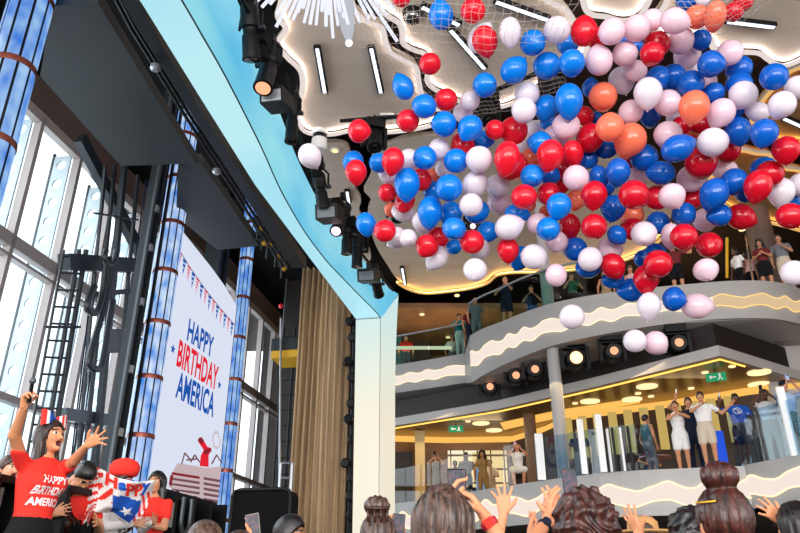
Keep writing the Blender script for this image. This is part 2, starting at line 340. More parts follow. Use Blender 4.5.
linear_light((783, 117), (812, 130), 'linear ceiling light beyond two white balloons at the far upper side')
linear_light((652, 70), (664, 77), 'linear ceiling light peeping out below the dark red balloon pair')
# ------------------------------------------------------------------ starburst chandelier
CH = onz(326, -66, 11.2); dch = 11.0
r = thing('starburst_chandelier', 'large starburst chandelier of white light rods hanging from the ceiling', 'chandelier', CH - Z3 * 1.9)
MB().ball(CH, 0.28, 20).build('hub', 'chrome', r, True); MB().cyl(CH, CH + Z3 * 1.3, 0.05).build('stem', 'chrome', r)
dep = (CH - CAM) @ np.array([0, CP, SP])
tips = [(256, 2), (262, 7), (276, 27), (277, 14), (288, 18), (293, 20), (303, 8), (304, 23), (310, 24), (316, 25), (322, 11), (326, 26), (333, 38), (338, 26), (340, 11), (348, 24), (354, 24), (360, 23), (369, 19), (375, 19), (387, 15), (397, 41), (395, 10), (270, 4), (298, 12), (329, 14), (344, 18), (364, 10), (380, 6)]
for i, (x, y) in enumerate(tips):
    t = atd(x, y, dep + rnd.uniform(-0.7, 0.7)); d = t - CH; L = np.linalg.norm(d)
    MB().tube([CH + d * 0.3, t], 0.028, 6).build('light_rod', 'led_cool', r)
for i in range(22):
    d = unit([rnd.gauss(0, 1), rnd.gauss(0, 1), rnd.uniform(0.3, 1.0)]) * rnd.uniform(0.9, 1.25)
    MB().tube([CH + d * 0.2, CH + d], 0.028, 6).build('light_rod', 'led_cool', r)
tp = atd(349, 43, dep - 0.2); d = unit(tp - (CH + np.array([0.2, 0, 0])))
MB().lathe(tp, -d, [(0, 0.03), (0.2, 0.10), (0.55, 0.15), (1.0, 0.12), (1.3, 0.04)], 14).build('crystal_drop', 'crystal', r, True)
MB().ball(tp, 0.06, 10).build('drop_lamp', 'led_white', r, True)
# ------------------------------------------------------------------ ceiling fittings
c = onz(412, 12, ZP); r = thing('dome_camera', 'dome camera with dark collar on the ceiling beside the net', 'camera', c - Z3 * 0.3)
MB().cyl(c, c - Z3 * 0.12, 0.2, 24).build('collar', 'black', r, True); MB().ball(c - Z3 * 0.13, (0.19, 0.19, 0.17), 20).build('dome', 'dome_glass', r, True); MB().ball(c - Z3 * 0.13, 0.09, 12).build('lens_unit', 'taupe_dark', r, True)
c = onz(320, 131, ZP); r = thing('ceiling_speaker', 'white drum speaker with black band under the ceiling by the lone white balloon', 'speaker', c - Z3 * 0.62)
MB().lathe(c, -Z3, [(0, 0.2), (0.1, 0.22), (0.14, 0.2)], 24).build('mount', 'white', r, True); MB().lathe(c - Z3 * 0.14, -Z3, [(0, 0.17), (0.14, 0.17)], 24).build('band', 'black', r, True)
MB().lathe(c - Z3 * 0.28, -Z3, [(0, 0.2), (0.26, 0.22), (0.33, 0.18), (0.34, 0.05)], 24).build('drum', 'white', r, True)
c = onz(387, 115, ZP); r = thing('wall_plate', 'small white socket plate on the ceiling edge below the netted blue balloons', 'socket', c - Z3 * 0.05); MB().box(c - Z3 * 0.025, (0.34, 0.16, 0.05)).build('plate', 'white', r); MB().box(c - Z3 * 0.055, (0.1, 0.09, 0.02)).build('socket', 'black', r)
c = onz(335, 150, ZP); r = thing('downlight', 'round downlight in the ceiling panel beside the white drum speaker', 'ceiling light', c - Z3 * 0.03); MB().cyl(c - Z3 * 0.03, c, 0.13, 20).build('trim_ring', 'white', r); MB().cyl(c - Z3 * 0.04, c - Z3 * 0.03, 0.09, 20).build('lamp', 'warm_disc', r)
# a black pipe carrying moving lights, under the ceiling behind the balloons
def moving_light(c, aim, label, s=1.0, lens='black_gloss', group='moving lights', lr=.075, zt=None):
    """base box, yoke, tapered head and lens; hangs at c with its lens towards aim"""
    c = np.asarray(c, float); r = thing('moving_light', label, 'stage light', c - Z3 * 0.45 * s, group); aim = unit(aim); side = unit(np.cross(aim, Z3))
    fw = np.cross(Z3, side)
    MB().box(c + Z3 * 0.3 * s, (0.36 * s, 0.34 * s, 0.18 * s), (side, fw, Z3)).build('base', 'black', r)
    if zt: MB().cyl(c + Z3 * 0.3 * s, np.array([c[0], c[1], zt]), 0.03, 8).build('hanging_pipe', 'black', r)
    y = MB()
    for sg in (-1, 1): y.box(c + side * sg * 0.21 * s + Z3 * 0.06 * s, (0.06 * s, 0.13 * s, 0.42 * s), (side, fw, Z3))
    y.box(c + Z3 * 0.22 * s, (0.46 * s, 0.13 * s, 0.07 * s), (side, fw, Z3)); y.build('yoke', 'black', r)
    MB().lathe(c - aim * 0.24 * s, aim, [(0, 0.10 * s), (0.03 * s, 0.155 * s), (0.2 * s, 0.175 * s), (0.34 * s, 0.15 * s), (0.46 * s, 0.15 * s), (0.48 * s, 0.135 * s)], 18).build('head', 'black', r, True)
    MB().lathe(c + aim * 0.24 * s, aim, [(0, lr * s), (0.025 * s, lr * .85 * s), (0.035 * s, 0.03 * s)], 18).build('lens', lens, r, True)
    return r
for (x, y), lab, dz in [((374, 140), 'black moving light hanging behind the two red balloons nearest the arch', -1), ((487, 113), 'black moving light hanging under the net beside round blue balloon', -0.9), ((397, 212), 'black moving light hanging behind white balloons at the arch end', -1), ((553, 86), 'black moving light in the gap among blue balloons high up', -0.8)]:
    moving_light(onz(x, y, 11.75), (0.1, -0.35, dz), lab, 1.35, zt=12.5)
moving_light(onz(472, 226, 11.4), (0.0, -0.9, -0.5), 'black moving light with lit pink lens behind the blue balloons', 1.1, 'pink_lens', zt=12.5)
a, b = onz(340, 121, 12.3), onz(470, 111, 12.3); tag(MB().tube([a, b], 0.05, 8).build('lighting_pipe', 'black'), 'thin black lighting pipe under the ceiling beneath the socket plate', 'pipe')
a, b = onz(490, 92, 12.3), onz(575, 58, 12.3); tag(MB().tube([a, b], 0.06, 8).build('lighting_pipe', 'black'), 'thin black lighting pipe behind the blue balloons, under the ceiling', 'pipe')
# ------------------------------------------------------------------ daylight, lamps and added fill
w = bpy.data.worlds.new('world'); SC.world = w; w.use_nodes = True
bg = w.node_tree.nodes['Background']; bg.inputs['Color'].default_value = (1.0, 0.985, 0.97, 1); bg.inputs['Strength'].default_value = 2.0
def area(name, loc, aim, sx, sy, power, col=(1, 1, 1)):
    l = bpy.data.lights.new(name, 'AREA'); l.shape = 'RECTANGLE'; l.size = sx; l.size_y = sy; l.energy = power; l.color = col
    o = bpy.data.objects.new(name, l); COL.objects.link(o); o.location = tuple(loc); o.rotation_euler = Vector(aim).to_track_quat('-Z', 'Y').to_euler(); return o
area('daylight_through_windows', W(14, -12.6, 7.2), N3 + np.array([0, 0, -0.15]), 24, 9, 2500, (0.95, 0.98, 1))
area('fill_from_behind', (2, -14, 4.0), (0, 1, 0.42), 26, 7, 5500, (1, 0.98, 0.97))  # unseen fill added behind the camera to brighten balloons and ceiling
def spot(name, loc, aim, power, ang, col=(1, 1, 1), rad=0.1):
    l = bpy.data.lights.new(name, 'SPOT'); l.energy = power; l.spot_size = math.radians(ang); l.spot_blend = 0.5; l.color = col; l.shadow_soft_size = rad
    o = bpy.data.objects.new(name, l); COL.objects.link(o); o.location = tuple(loc); o.rotation_euler = Vector(aim).to_track_quat('-Z', 'Y').to_euler(); return o
SC.view_settings.view_transform = 'Standard'; SC.view_settings.look = 'None'; SC.view_settings.gamma = 1; SC.view_settings.exposure = 0.0; SC.view_settings.use_curve_mapping = False
SC.cycles.max_bounces = 6; SC.cycles.transparent_max_bounces = 24; SC.cycles.sample_clamp_indirect = 4; SC.cycles.caustics_reflective = False; SC.cycles.caustics_refractive = False
try: SC.cycles.use_denoising = True
except Exception: pass
# ================================================================== THE STAGE
st = MB(); st.box(W(11, -6.8, 0.45), (30, 8.4, 0.9), UVZ); struct(st.build('floor_stage', 'stage_black'))
# ---- proscenium: curved LED header (underside + face) with its far leg
SEAM = [(1.5, -4.15), (4.0, -4.2), (6.74, -4.22), (7.36, -4.23), (8.32, -4.25), (9.85, -4.34), (10.61, -4.40), (11.61, -4.50), (12.55, -4.55), (13.86, -4.57), (15.23, -4.5), (16.17, -4.39), (17.58, -4.2), (18.85, -4.02), (19.4, -3.98)]
LOW = [(1.0, -4.75), (6.64, -4.79), (8.76, -4.87), (11.57, -4.96), (14.33, -4.88), (17.6, -4.78), (19.4, -4.72)]
lowv = lambda u: float(np.interp(u, [p[0] for p in LOW], [p[1] for p in LOW]))
sm = spline([np.array([*p, 0]) for p in SEAM], 4)
zu = lambda u: float(np.interp(u, [2, 7, 10, 16, 19.4], [10.1, 10.0, 9.66, 9.6, 9.72]))
r = thing('proscenium_arch', 'curved glowing blue and cream LED arch framing the stage', 'stage arch', W(19.6, -4.4, 0.9))
A = [W(p[0], lowv(p[0]), 8.8) for p in sm]; B = [W(p[0], p[1], 8.8) for p in sm]
# face swells outward a little between seam and upper edge
rows = []
for t, out, zz in ((0, 0.0, 0.0), (0.2, 0.13, 0.12), (0.45, 0.17, 0.4), (0.75, 0.22, 0.75), (1.0, 0.25, 1.0)):
    rows.append([W(p[0], p[1] + out, 8.8 + (zu(p[0]) - 8.8) * zz) for p in sm] + [W(19.4 + .5 * t, -3.98 + .46 * t, 8.8 + .92 * zz)])
n = len(sm) + 1
b = MB(); b.strip(A, B); b.build('header_reveal', 'arch_reveal', r, True)
b = MB(); b.add([p for row in rows for p in row], [(i * n + j, i * n + j + 1, (i + 1) * n + j + 1, (i + 1) * n + j) for i in range(len(rows) - 1) for j in range(n - 1)]); b.build('header_face', 'arch_face', r, True)
bk = MB(); up = [p + Z3 * 0.0 for p in rows[-1]]; lo = [p + Z3 * 0.04 for p in A]; bu = [W(p[0], lowv(p[0]), zu(p[0])) for p in sm]
bk.strip(lo, bu); bk.strip(bu, up[:-1]); bk.build('header_back', 'black_matte', r)
MB().tube([p - Z3 * 0.004 + N3 * 0.0 for p in B], 0.014, 6).build('seam_line', 'charcoal', r)
# far leg: reveal faces the crowd along the stage, face turns towards the hall
b = MB(); zt = 8.8
b.add([W(19.4, -4.72, zt), W(19.4, -3.98, zt), W(20.0, -4.08, 0.9), W(20.0, -4.78, 0.9)], [(0, 1, 2, 3)]); b.build('leg_reveal', 'leg_reveal', r)
zs = np.linspace(0.9, 9.72, 24); col1, col2, colm = [], [], []
for z in zs:
    t = (z - 0.9) / 8.8; ue = 20.0 - 0.6 * min(t, 1); ve = -4.08 + 0.10 * min(t, 1)
    fl = 0.10 * max(0, (z - 6.5) / 3.2) ** 2
    a0 = W(ue, ve, min(z, 8.8)); c0 = W(ue + 0.5, ve + 0.36 + fl, z)
    col1.append(a0); col2.append(c0); colm.append(W(ue + 0.18, ve + 0.20 + fl * 0.5, min(z, 9.2)))
b = MB(); b.strip(col1, colm); b.strip(colm, col2); b.build('leg_face', 'leg_face', r, True)
b = MB(); b.strip(col2, [p + D3 * 0.6 - N3 * 0.9 for p in col2]); b.build('leg_back', 'black_matte', r)
MB().tube([p - D3 * 0.006 for p in col1], 0.014, 6).build('seam_line', 'charcoal', r)
MB().tube([A[-1] - Z3 * .01, B[-1] - Z3 * .01, rows[2][-1], rows[-1][-1]], 0.012, 6).build('seam_line', 'charcoal', r)
# ---- dark ceiling work above the stage
def slab(name, px, z, th, m, label=None, cat=None):
    o = MB().prism([onz(x, y, z) for x, y in px], (0, 0, th)).build(name, m)
    return tag(o, label, cat) if label else struct(o)
slab('stage_ceiling_panel', [(52, 6), (98, 3), (197, 165), (185, 164), (121, 166), (40, 76)], 9.6, 0.22, 'panel_grey', 'large flat dark grey panel hanging over the stage near the first sky column', 'ceiling panel')
slab('stage_ceiling_panel', [(178, 166), (200, 162), (259, 246), (217, 250), (176, 216)], 9.7, 0.22, 'panel_grey', 'smaller dark grey panel hanging over the picture screen', 'ceiling panel')
slab('track_beam', [(121, -30), (152, 30), (205, 118), (262, 205), (306, 268), (292, 268), (247, 200), (190, 112), (137, 28), (104, -30)], 9.4, 0.3, 'steel_dark', 'long dark steel track beam running above the stage beside the LED arch', 'beam')
tb = MB(); P = [(108, -30), (137, 26), (189, 110), (246, 198), (290, 266)]
for k in range(2): tb.tube([onz(x - 7 + 5 * k, y + 1, 9.55) for x, y in P], 0.035, 6)
tag(tb.build('track_rail', 'black'), 'thin black twin rail along the dark steel track beam', 'rail')
# high black fly-loft cover above everything on the stage
struct(MB().box(W(14, -8.0, 12.9), (36, 6.6, 0.2), UVZ).build('ceiling_stage', 'black_matte'))
# small beam lamps
for q in [(156, 66), (217, 170)]:
    c = onz(*q, 9.32); tag(MB().lathe(c, -Z3, [(0, 0.09), (0.06, 0.09), (0.1, 0.05)], 12).build('beam_sensor', 'steel_light'), 'tiny pale fitting under the track beam, %s' % ('nearer the big grey panel' if q[0] < 200 else 'above the picture screen'), 'fitting')
# fly-loft clutter between beam and arch
for k, (x, y, L) in enumerate([(258, 222, .5), (268, 238, .6), (276, 250, .5), (262, 236, .4), (282, 262, .5)]):
    c = onz(x, y, 9.9); rr = thing('hoist', 'small steel chain hoist in the dark behind the arch, %s along the beam' % ['first', 'third', 'fourth', 'second', 'fifth'][k], 'hoist', c - Z3 * L / 2, 'chain hoists above the stage')
    MB().box(c, (0.22, 0.18, 0.3), UVZ).build('motor', 'steel_dark', rr); MB().cyl(c - Z3 * L, c + Z3 * 0.9, 0.02, 6).build('chain', 'steel_mid', rr); MB().ball(c - Z3 * 0.22 + N3 * .08, 0.07).build('hook_block', 'yellow', rr, True)
# ---- sky LED columns
def sky_column(u, v, R, z0, z1, label, m='sky_led'):
    rr = thing('sky_column', label, 'LED column', W(u, v, z0), 'LED columns showing blue sky')
    MB().cyl(W(u, v, z0), W(u, v, z1), R * 0.93, 24).build('core', 'black', rr, True)
    ns = 10
    for k in range(ns):
        a0 = 2 * math.pi * k / ns + 0.06 + 0.35; a1 = 2 * math.pi * (k + 1) / ns - 0.06 + 0.35; pts = [a0 + (a1 - a0) * j / 5 for j in range(6)]
        f = lambda a, z, q=R: W(u + q * math.cos(a), v + q * math.sin(a), z)
        bb = MB(); bb.strip([f(a, z0 + .1) for a in pts], [f(a, z1) for a in pts]); bb.build('led_strip', m, rr, True)
    z = z0 + 0.9
    while z < z1:
        MB().lathe(W(u, v, z), Z3, [(0, R * 1.03), (0.05, R * 1.05), (0.1, R * 1.03)], 24).build('ring', 'copper', rr, True); z += 1.25
sky_column(6.9, -6.75, 0.30, 0.9, 12.8, 'wide sky blue LED column nearest the crowd, ringed in copper', 'sky_led_blue')
sky_column(13.85, -7.92, 0.27, 0.9, 12.8, 'sky blue LED column between steel mast and picture screen', 'sky_led')
sky_column(18.55, -8.0, 0.2, 0.9, 12.8, 'narrow sky blue LED column on the far side of the picture screen', 'sky_led_blue')
# ---- the picture screen
VS = -8.05
def S(u, z, off=0.0): return W(u, VS + off, z)
r = thing('picture_screen', 'tall white LED screen reading HAPPY BIRTHDAY AMERICA with a ship picture', 'screen', S(16.2, 3.5))
top = [(14.15, 9.62), (15.2, 9.52), (16.4, 9.40), (17.4, 9.25), (18.3, 9.02)]
ol = [S(18.3, 3.53), S(14.15, 3.53)] + [S(*p) for p in top]
MB().prism(ol, -N3 * 0.12).build('panel', 'screen_white', r)
MB().box(S(16.2, 3.45, -0.04), (4.2, 0.14, 0.12), UVZ).build('lower_frame', 'black', r)
def on_screen(px, off=0.012): p = onv(*px, VS); return p + N3 * off
def scr_text(txt, a, b, h0, m, name, bold=0.02):
    """a, b: image points of the first and last baseline ends"""
    V, F = text_mesh(txt, 1.0, 0, bold, 1.0, 'LEFT'); x0, x1 = V[:, 0].min(), V[:, 0].max(); hh = 0.72
    pa, pb = onv(*a, VS), onv(*b, VS); ua, ub = pa @ D3, pb @ D3; za = (pa[2] + pb[2]) / 2
    P = [W(ua + (x - x0) / (x1 - x0) * (ub - ua), VS + 0.012, za + y / hh * h0) for x, y, _ in V]
    bb = MB(); bb.add(P, F); return bb.build(name, m, r)
scr_text('HAPPY', (186.5, 338), (211.5, 358.5), 0.56, 'scr_blue', 'lettering', 0.028)
scr_text('BIRTHDAY', (176, 363), (216, 391.5), 0.64, 'scr_red', 'lettering', 0.028)
scr_text('AMERICA', (175, 394.5), (212.5, 418), 0.62, 'scr_blue', 'lettering', 0.028)
def star_poly(c, R, k=0.42):
    u, z = c; return [S(u + (R if i % 2 == 0 else R * k) * math.sin(math.pi * i / 5), z + (R if i % 2 == 0 else R * k) * math.cos(math.pi * i / 5), 0.012) for i in range(10)]
for q in [(172.5, 349), (219, 385)]:
    p = onv(*q, VS); b = MB(); pl = star_poly((p @ D3, p[2]), 0.13); b.add([S(p @ D3, p[2], 0.012)] + pl, [(0, 1 + i, 1 + (i + 1) % 10) for i in range(10)]); b.build('star', 'scr_blue', r)
# bunting
bl = [(14.2, 9.12), (15.2, 8.86), (16.2, 8.66), (17.2, 8.52), (18.25, 8.42)]
nf = 15; bz = lambda u: float(np.interp(u, [p[0] for p in bl], [p[1] for p in bl]))
MB().tube([S(u, bz(u), 0.01) for u in np.linspace(14.2, 18.25, 20)], 0.012, 4).build('bunting_string', 'scr_shipd', r)
for k in range(nf):
    u0 = 14.24 + k * 0.268; w_ = 0.2; z0 = bz(u0 + .1) - .02; b = MB(); h = 0.42
    if k % 2 == 0:
        b.add([S(u0, z0, .012), S(u0 + w_, z0, .012), S(u0 + w_ / 2, z0 - h, .012)], [(0, 1, 2)], 0)
        for (a, c) in ((.3, .1), (.6, .1), (.45, .22)): b.add([S(u0 + w_ * a, z0 - c - .03, .016), S(u0 + w_ * a + .04, z0 - c, .016), S(u0 + w_ * a, z0 - c + .03, .016), S(u0 + w_ * a - .04, z0 - c, .016)], [(0, 1, 2, 3)], 2)
    else:
        for j in range(6):
            t0, t1 = j / 6, (j + 0.55) / 6; e = lambda t, s: S(u0 + w_ / 2 + s * w_ / 2 * (1 - t), z0 - h * t, .012); b.add([e(t0, -1), e(t0, 1), e(t1, 1), e(t1, -1)], [(0, 1, 2, 3)], 1)
    b.build('pennant', ['scr_blue', 'scr_red', 'screen_white'], r)
# the ship picture at the foot of the screen
def quad(pl, m, name, off=.014):
    b = MB(); b.add([on_screen(p, off) for p in pl], [tuple(range(len(pl)))]); return b.build(name, m, r)
quad([(168, 487), (169, 476), (171, 476), (173, 470), (177, 463), (195, 466), (205, 468), (222, 466), (224, 462), (231, 465), (229, 511), (222, 509)], 'scr_ship', 'ship_hull')
for k in range(7):
    t = k / 7; y0 = 474 + k * 5.2; sl = 0.28
    quad([(171, y0 - 2 + 0.3 * k), (199, y0 + 2.5), (199, y0 + 5), (171, y0 + 0.6)], 'scr_shipd' if k != 0 else 'scr_dkred', 'deck_stripe', .018)
    quad([(203, y0 + 3), (229, y0 + 7.5), (229, y0 + 10), (203, y0 + 5.6)], 'scr_shipd', 'deck_stripe', .018)
quad([(199, 466), (200, 456), (203, 450), (197, 441), (198, 438), (201, 437), (207, 447), (211, 448), (210, 452), (208, 455), (208, 467)], 'scr_red', 'ship_funnel', .018)
quad([(197, 441), (198, 438), (201, 437), (203.5, 441), (201, 444)], 'scr_dkred', 'funnel_top', .02)
quad([(203, 450), (210, 448), (211, 451), (204, 455)], 'scr_dkred', 'funnel_wing', .02)
quad([(168, 484), (170, 474), (172.5, 476), (170.5, 487)], 'scr_dkred', 'hull_mark', .02)
sl = MB()
for (x0, y0), (x1, y1) in [((181, 464), (184, 453)), ((184, 453), (190, 460)), ((190, 462), (194, 455)), ((194, 455), (199, 462)), ((186, 460), (196, 459)), ((211, 464), (216, 455)), ((216, 455), (221, 463))]: sl.tube([on_screen((x0, y0), .018), on_screen((x1, y1), .018)], 0.02, 4)
sl.build('ship_slides', 'scr_shipd', r)
dd = MB()
for k in range(14):
    a = 2 * math.pi * k / 14; p = on_screen((216 + 3.2 * math.cos(a) + rnd.uniform(-.8, .8), 440 + 8 * math.sin(a)), .016); dd.box(p, (0.07, 0.01, 0.05), UVZ)
dd.build('sparkles', 'scr_ship', r)
# ---- steel mast that carries the screen, and stage machinery before the windows
r = thing('screen_mast', 'dark grey steel mast standing beside the sky column', 'mast', W(13.4, -8.5, 0.9))
MB().box(W(13.26, -8.14, 6.85), (0.36, 0.2, 11.9), UVZ).build('column', 'steel_dark', r)
MB().box(W(12.99, -7.98, 6.9), (0.09, 0.06, 12.0), UVZ).build('guide_rail', 'steel_mid', r); MB().box(W(13.25, -7.98, 6.9), (0.1, 0.06, 12.0), UVZ).build('guide_slot', 'black', r); MB().box(W(13.55, -7.98, 6.9), (0.06, 0.06, 12.0), UVZ).build('guide_rail', 'black', r)
for z in (4.3, 5.6, 7.1, 8.4, 9.4): MB().box(W(13.12, -7.96, z), (0.1, 0.08, 0.16), UVZ).build('bracket', 'steel_light', r)
r = thing('screen_mast', 'dark grey steel mast behind the far narrow sky column', 'mast', W(18.2, -8.9, 0.9))
MB().box(W(18.1, -8.75, 6.9), (0.6, 0.5, 12.0), UVZ).build('column', 'steel_dark', r); MB().box(W(18.1, -8.46, 6.9), (0.12, 0.08, 12.0), UVZ).build('guide_slot', 'black', r)
VM = -9.4
def bar(name, pts, rad, m, label, cat, v=VM, n=8):
    return tag(MB().tube([onv(x, y, v) for x, y in pts], rad, n).build(name, m), label, cat)
def beam2(name, a, b, wd, m, label, cat, v=VM, th=0.25):
    p, q = onv(*a, v), onv(*b, v)
    if name == 'steel_post': q = p + (q - p) * (p[2] - 0.9) / (p[2] - q[2])
    d = unit(q - p); s = np.cross(N3, d); return tag(MB().box((p + q) / 2, (np.linalg.norm(q - p), wd, th), (d, s, N3)).build(name, m), label, cat)
beam2('steel_post', (125, 160), (88, 533), 0.15, 'steel_dark', 'dark steel lift post with cable chain, before the windows', 'post', VM, .12)
beam2('steel_post', (115, 165), (77, 533), 0.10, 'charcoal', 'slim dark post just left of the lift post', 'post', VM - .3, .06)
beam2('steel_post', (105, 165), (72, 520), 0.05, 'charcoal', 'thin dark rod post nearest the perforated window ribs', 'post', VM - .3, .06)
beam2('steel_post', (138, 175), (104, 533), 0.10, 'steel_dark', 'slim dark post between the lift post and the mast', 'post', VM - .2, .06)
beam2('cross_beam', (64, 262), (140, 266), 0.36, 'steel_dark', 'heavy dark cross beam in front of the window transom', 'beam', VM - .2, .3)
beam2('cross_beam', (92, 295), (138, 290), 0.12, 'steel_dark', 'slim cross beam under the heavy one before the windows', 'beam', VM - .2, .1)
beam2('cross_beam', (62, 414), (120, 422), 0.26, 'steel_mid', 'grey cross beam behind the cheering woman outstretched hand', 'beam', VM - .2, .2)
beam2('cross_beam', (55, 468), (118, 478), 0.3, 'charcoal', 'low dark cross beam above the stars and stripes banner', 'beam', VM - .2, .2)
beam2('brace', (80, 138), (140, 252), 0.32, 'steel_dark', 'diagonal dark steel brace across the upper windows', 'brace', VM - .6, .2)
beam2('junction_box', (112, 341), (124, 341), 0.55, 'charcoal', 'dark junction box on the lift post', 'box', VM + .2, .3)
def uchain(pts, label):
    return tag(MB().tube(spline([onv(x, y, VM + .25) for x, y in pts], 6), 0.075, 8).build('cable_chain', 'charcoal', smooth=True), label, 'cable chain')
uchain([(95, 286), (88, 300), (87, 308), (92, 313), (98, 310), (103, 290), (106, 262)], 'short looped black cable chain hanging under the cross beam')
uchain([(113, 262), (106, 300), (90, 355), (90, 366), (96, 369), (102, 364), (108, 330), (113, 300)], 'long looped black cable chain hanging beside the lift post')
uchain([(106, 250), (104, 258), (108, 265), (114, 262), (117, 250)], 'small loop of black cable chain over the cross beam')
# ladder against the windows
r = thing('ladder', 'dark steel access ladder standing before the windows', 'ladder', onv(48, 440, VM) * np.array([1, 1, 0]) + Z3 * 0.9)
def rail_pts(dx): return [onv(79 + dx, 250, VM - .1), onv(46 + dx * 1.1, 440, VM - .1), onv(36 + dx * 1.1, 500, VM - .1)]
for dx in (-15, 0): MB().tube(rail_pts(dx), 0.055 if dx == 0 else 0.03, 6).build('ladder_rail', 'charcoal', r)
MB().tube(rail_pts(7), 0.06, 6).build('ladder_rail', 'charcoal', r)
for k in range(15):
    t = k / 14; y = 256 + t * 236; x = 79 - (y - 250) * 33 / 190
    MB().tube([onv(x - 15, y, VM - .1), onv(x + 7, y + 1, VM - .1)], 0.025, 6).build('rung', 'charcoal', r)
for k, (x0, x1) in enumerate([(86, 62), (88, 64), (97, 70), (128, 98), (131, 101)]):
    bar('hanging_cable', [(x0 + 18, 180), (x1 + 8, 470)], 0.018, 'scr_navy' if False else 'cloth_navy', ['thin dark cable hanging beside the ladder, first from it', 'thin dark cable hanging beside the ladder, second from it', 'thin dark cable hanging close to the slim post', 'thin dark cable hanging between lift post and mast', 'thin dark cable hanging closest to the steel mast'][k], 'cable', VM - .4, 6)
bar('guard_rail', [(45, 327), (80, 327)], 0.03, 'charcoal', 'short dark guard rail sticking out from the ladder', 'rail')
bar('guard_rail', [(94, 213), (138, 220)], 0.025, 'charcoal', 'thin bent rail high between the slim post and mast', 'rail')
# ---- low stage furniture in front of the screen
r = thing('lectern', 'black framed tinted lectern beside the cheering woman', 'lectern', onv(70, 533, -3.75) * np.array([1, 1, 0]) + Z3 * 0.9)
p0 = onv(57, 489, -3.7); p1 = onv(87, 494, -3.7); h0 = 0.95
def panelbox(r, a, b, z0, fr=0.05):
    d = unit((b - a) * np.array([1, 1, 0])); nn = np.array([d[1], -d[0], 0]); zt = (a[2] + b[2]) / 2; L = np.linalg.norm((b - a)[:2]); c = (a + b) / 2
    cc = np.array([c[0], c[1], 0])
    MB().box(cc + Z3 * (zt + z0) / 2, (L - fr, 0.03, zt - z0 - fr), (d, nn, Z3)).build('tinted_panel', 'tint_glass', r)
    MB().box(cc + Z3 * (zt + z0) / 2 - nn * 0.12, (L - 3 * fr, 0.02, zt - z0 - 3 * fr), (d, nn, Z3)).build('inner_panel', 'taupe_dark', r)
    for s_ in (-1, 1): MB().box(cc + d * s_ * L / 2 + Z3 * (zt + z0) / 2, (fr, 0.22, zt - z0), (d, nn, Z3)).build('side_frame', 'black', r)
    for z in (zt, z0 + fr / 2): MB().box(cc + Z3 * z, (L, 0.22, fr), (d, nn, Z3)).build('cross_frame', 'black', r)
panelbox(r, p0, p1, 0.9)
r = thing('lectern', 'dark tinted lectern at the outer edge of the stage, before the waving person', 'lectern', onv(0, 533, -3.75) * np.array([1, 1, 0]) + Z3 * 0.9)
panelbox(r, onv(-14, 480, -3.7), onv(18, 482, -3.7), 0.9)
# dark steel carriage under the screen
r = thing('screen_carriage', 'black steel carriage with hoses under the picture screen', 'carriage', W(16.2, -7.7, 0.9))
for u in (14.4, 15.1, 16.0, 16.9, 17.8): MB().box(W(u, -7.75, 2.15), (0.14, 0.4, 2.5), UVZ).build('upright', 'black', r)
MB().box(W(16.2, -7.95, 2.1), (3.9, 0.1, 2.4), UVZ).build('back_plate', 'black_matte', r)
MB().box(W(14.75, -7.6, 2.9), (0.5, 0.1, 0.5), UVZ).build('pale_box', 'steel_light', r)
MB().tube(spline([W(15.3, -7.5, 3.3), W(15.3, -7.5, 2.75), W(15.5, -7.5, 2.55), W(15.7, -7.5, 2.75), W(15.7, -7.5, 3.3)], 6), 0.05, 8).build('hose', 'steel_mid', r, True)
# black case standing on the stage in front of the far column
r = thing('flight_case', 'tall black flight case with rounded corner in front of the curtain', 'case', W(13.7, -5.0, 0.9))
UC = 13.5; a = onu(233, 490, UC); b = onu(291, 493, UC); ua, ub = a @ N3, b @ N3; zt = a[2]
pl = [W(UC, ua, 0.9), W(UC, ub, 0.9), W(UC, ub, zt - .12), W(UC, ub - .04, zt - .03), W(UC, ub - .14, zt), W(UC, ua + .14, zt), W(UC, ua + .04, zt - .03), W(UC, ua, zt - .12)]
MB().prism(pl, D3 * 0.5).build('shell', 'black_matte', r)
e = MB(); e.tube(pl[1:] + pl[:1], 0.035, 6, close=True); e.build('edging', 'black', r)
for u in (ua + .3, ub - .3): MB().box(W(UC - .03, u, 2.0), (0.05, 0.16, 0.12), UVZ).build('latch', 'charcoal', r)
# ---- far stage end: curtain, side lights, gantry, ladders
cu = MB(); rows_ = []; U0 = 21.0; nn_ = 90
for z in (0.9, 4.0, 7.0, 9.5, 11.4):
    row = []
    for i in range(nn_ + 1):
        t = i / nn_; v = -6.98 + t * 1.72; row.append(W(U0 + 0.10 * math.sin(t * 2 * math.pi * 9 + 0.5 * math.sin(t * 9)) + 0.04 * math.sin(t * 61) + 0.02 * z * math.sin(t * 7), v, z))
    rows_.append(row)
k = nn_ + 1; cu.add([p for row in rows_ for p in row], [(i * k + j, i * k + j + 1, (i + 1) * k + j + 1, (i + 1) * k + j) for i in range(4) for j in range(nn_)])
co = cu.build('stage_curtain', 'curtain', smooth=True, auto=False); tag(co, 'tall tan pleated stage curtain beside the cream arch leg', 'curtain')
so = co.modifiers.new('thick', 'SOLIDIFY'); so.thickness = 0.03
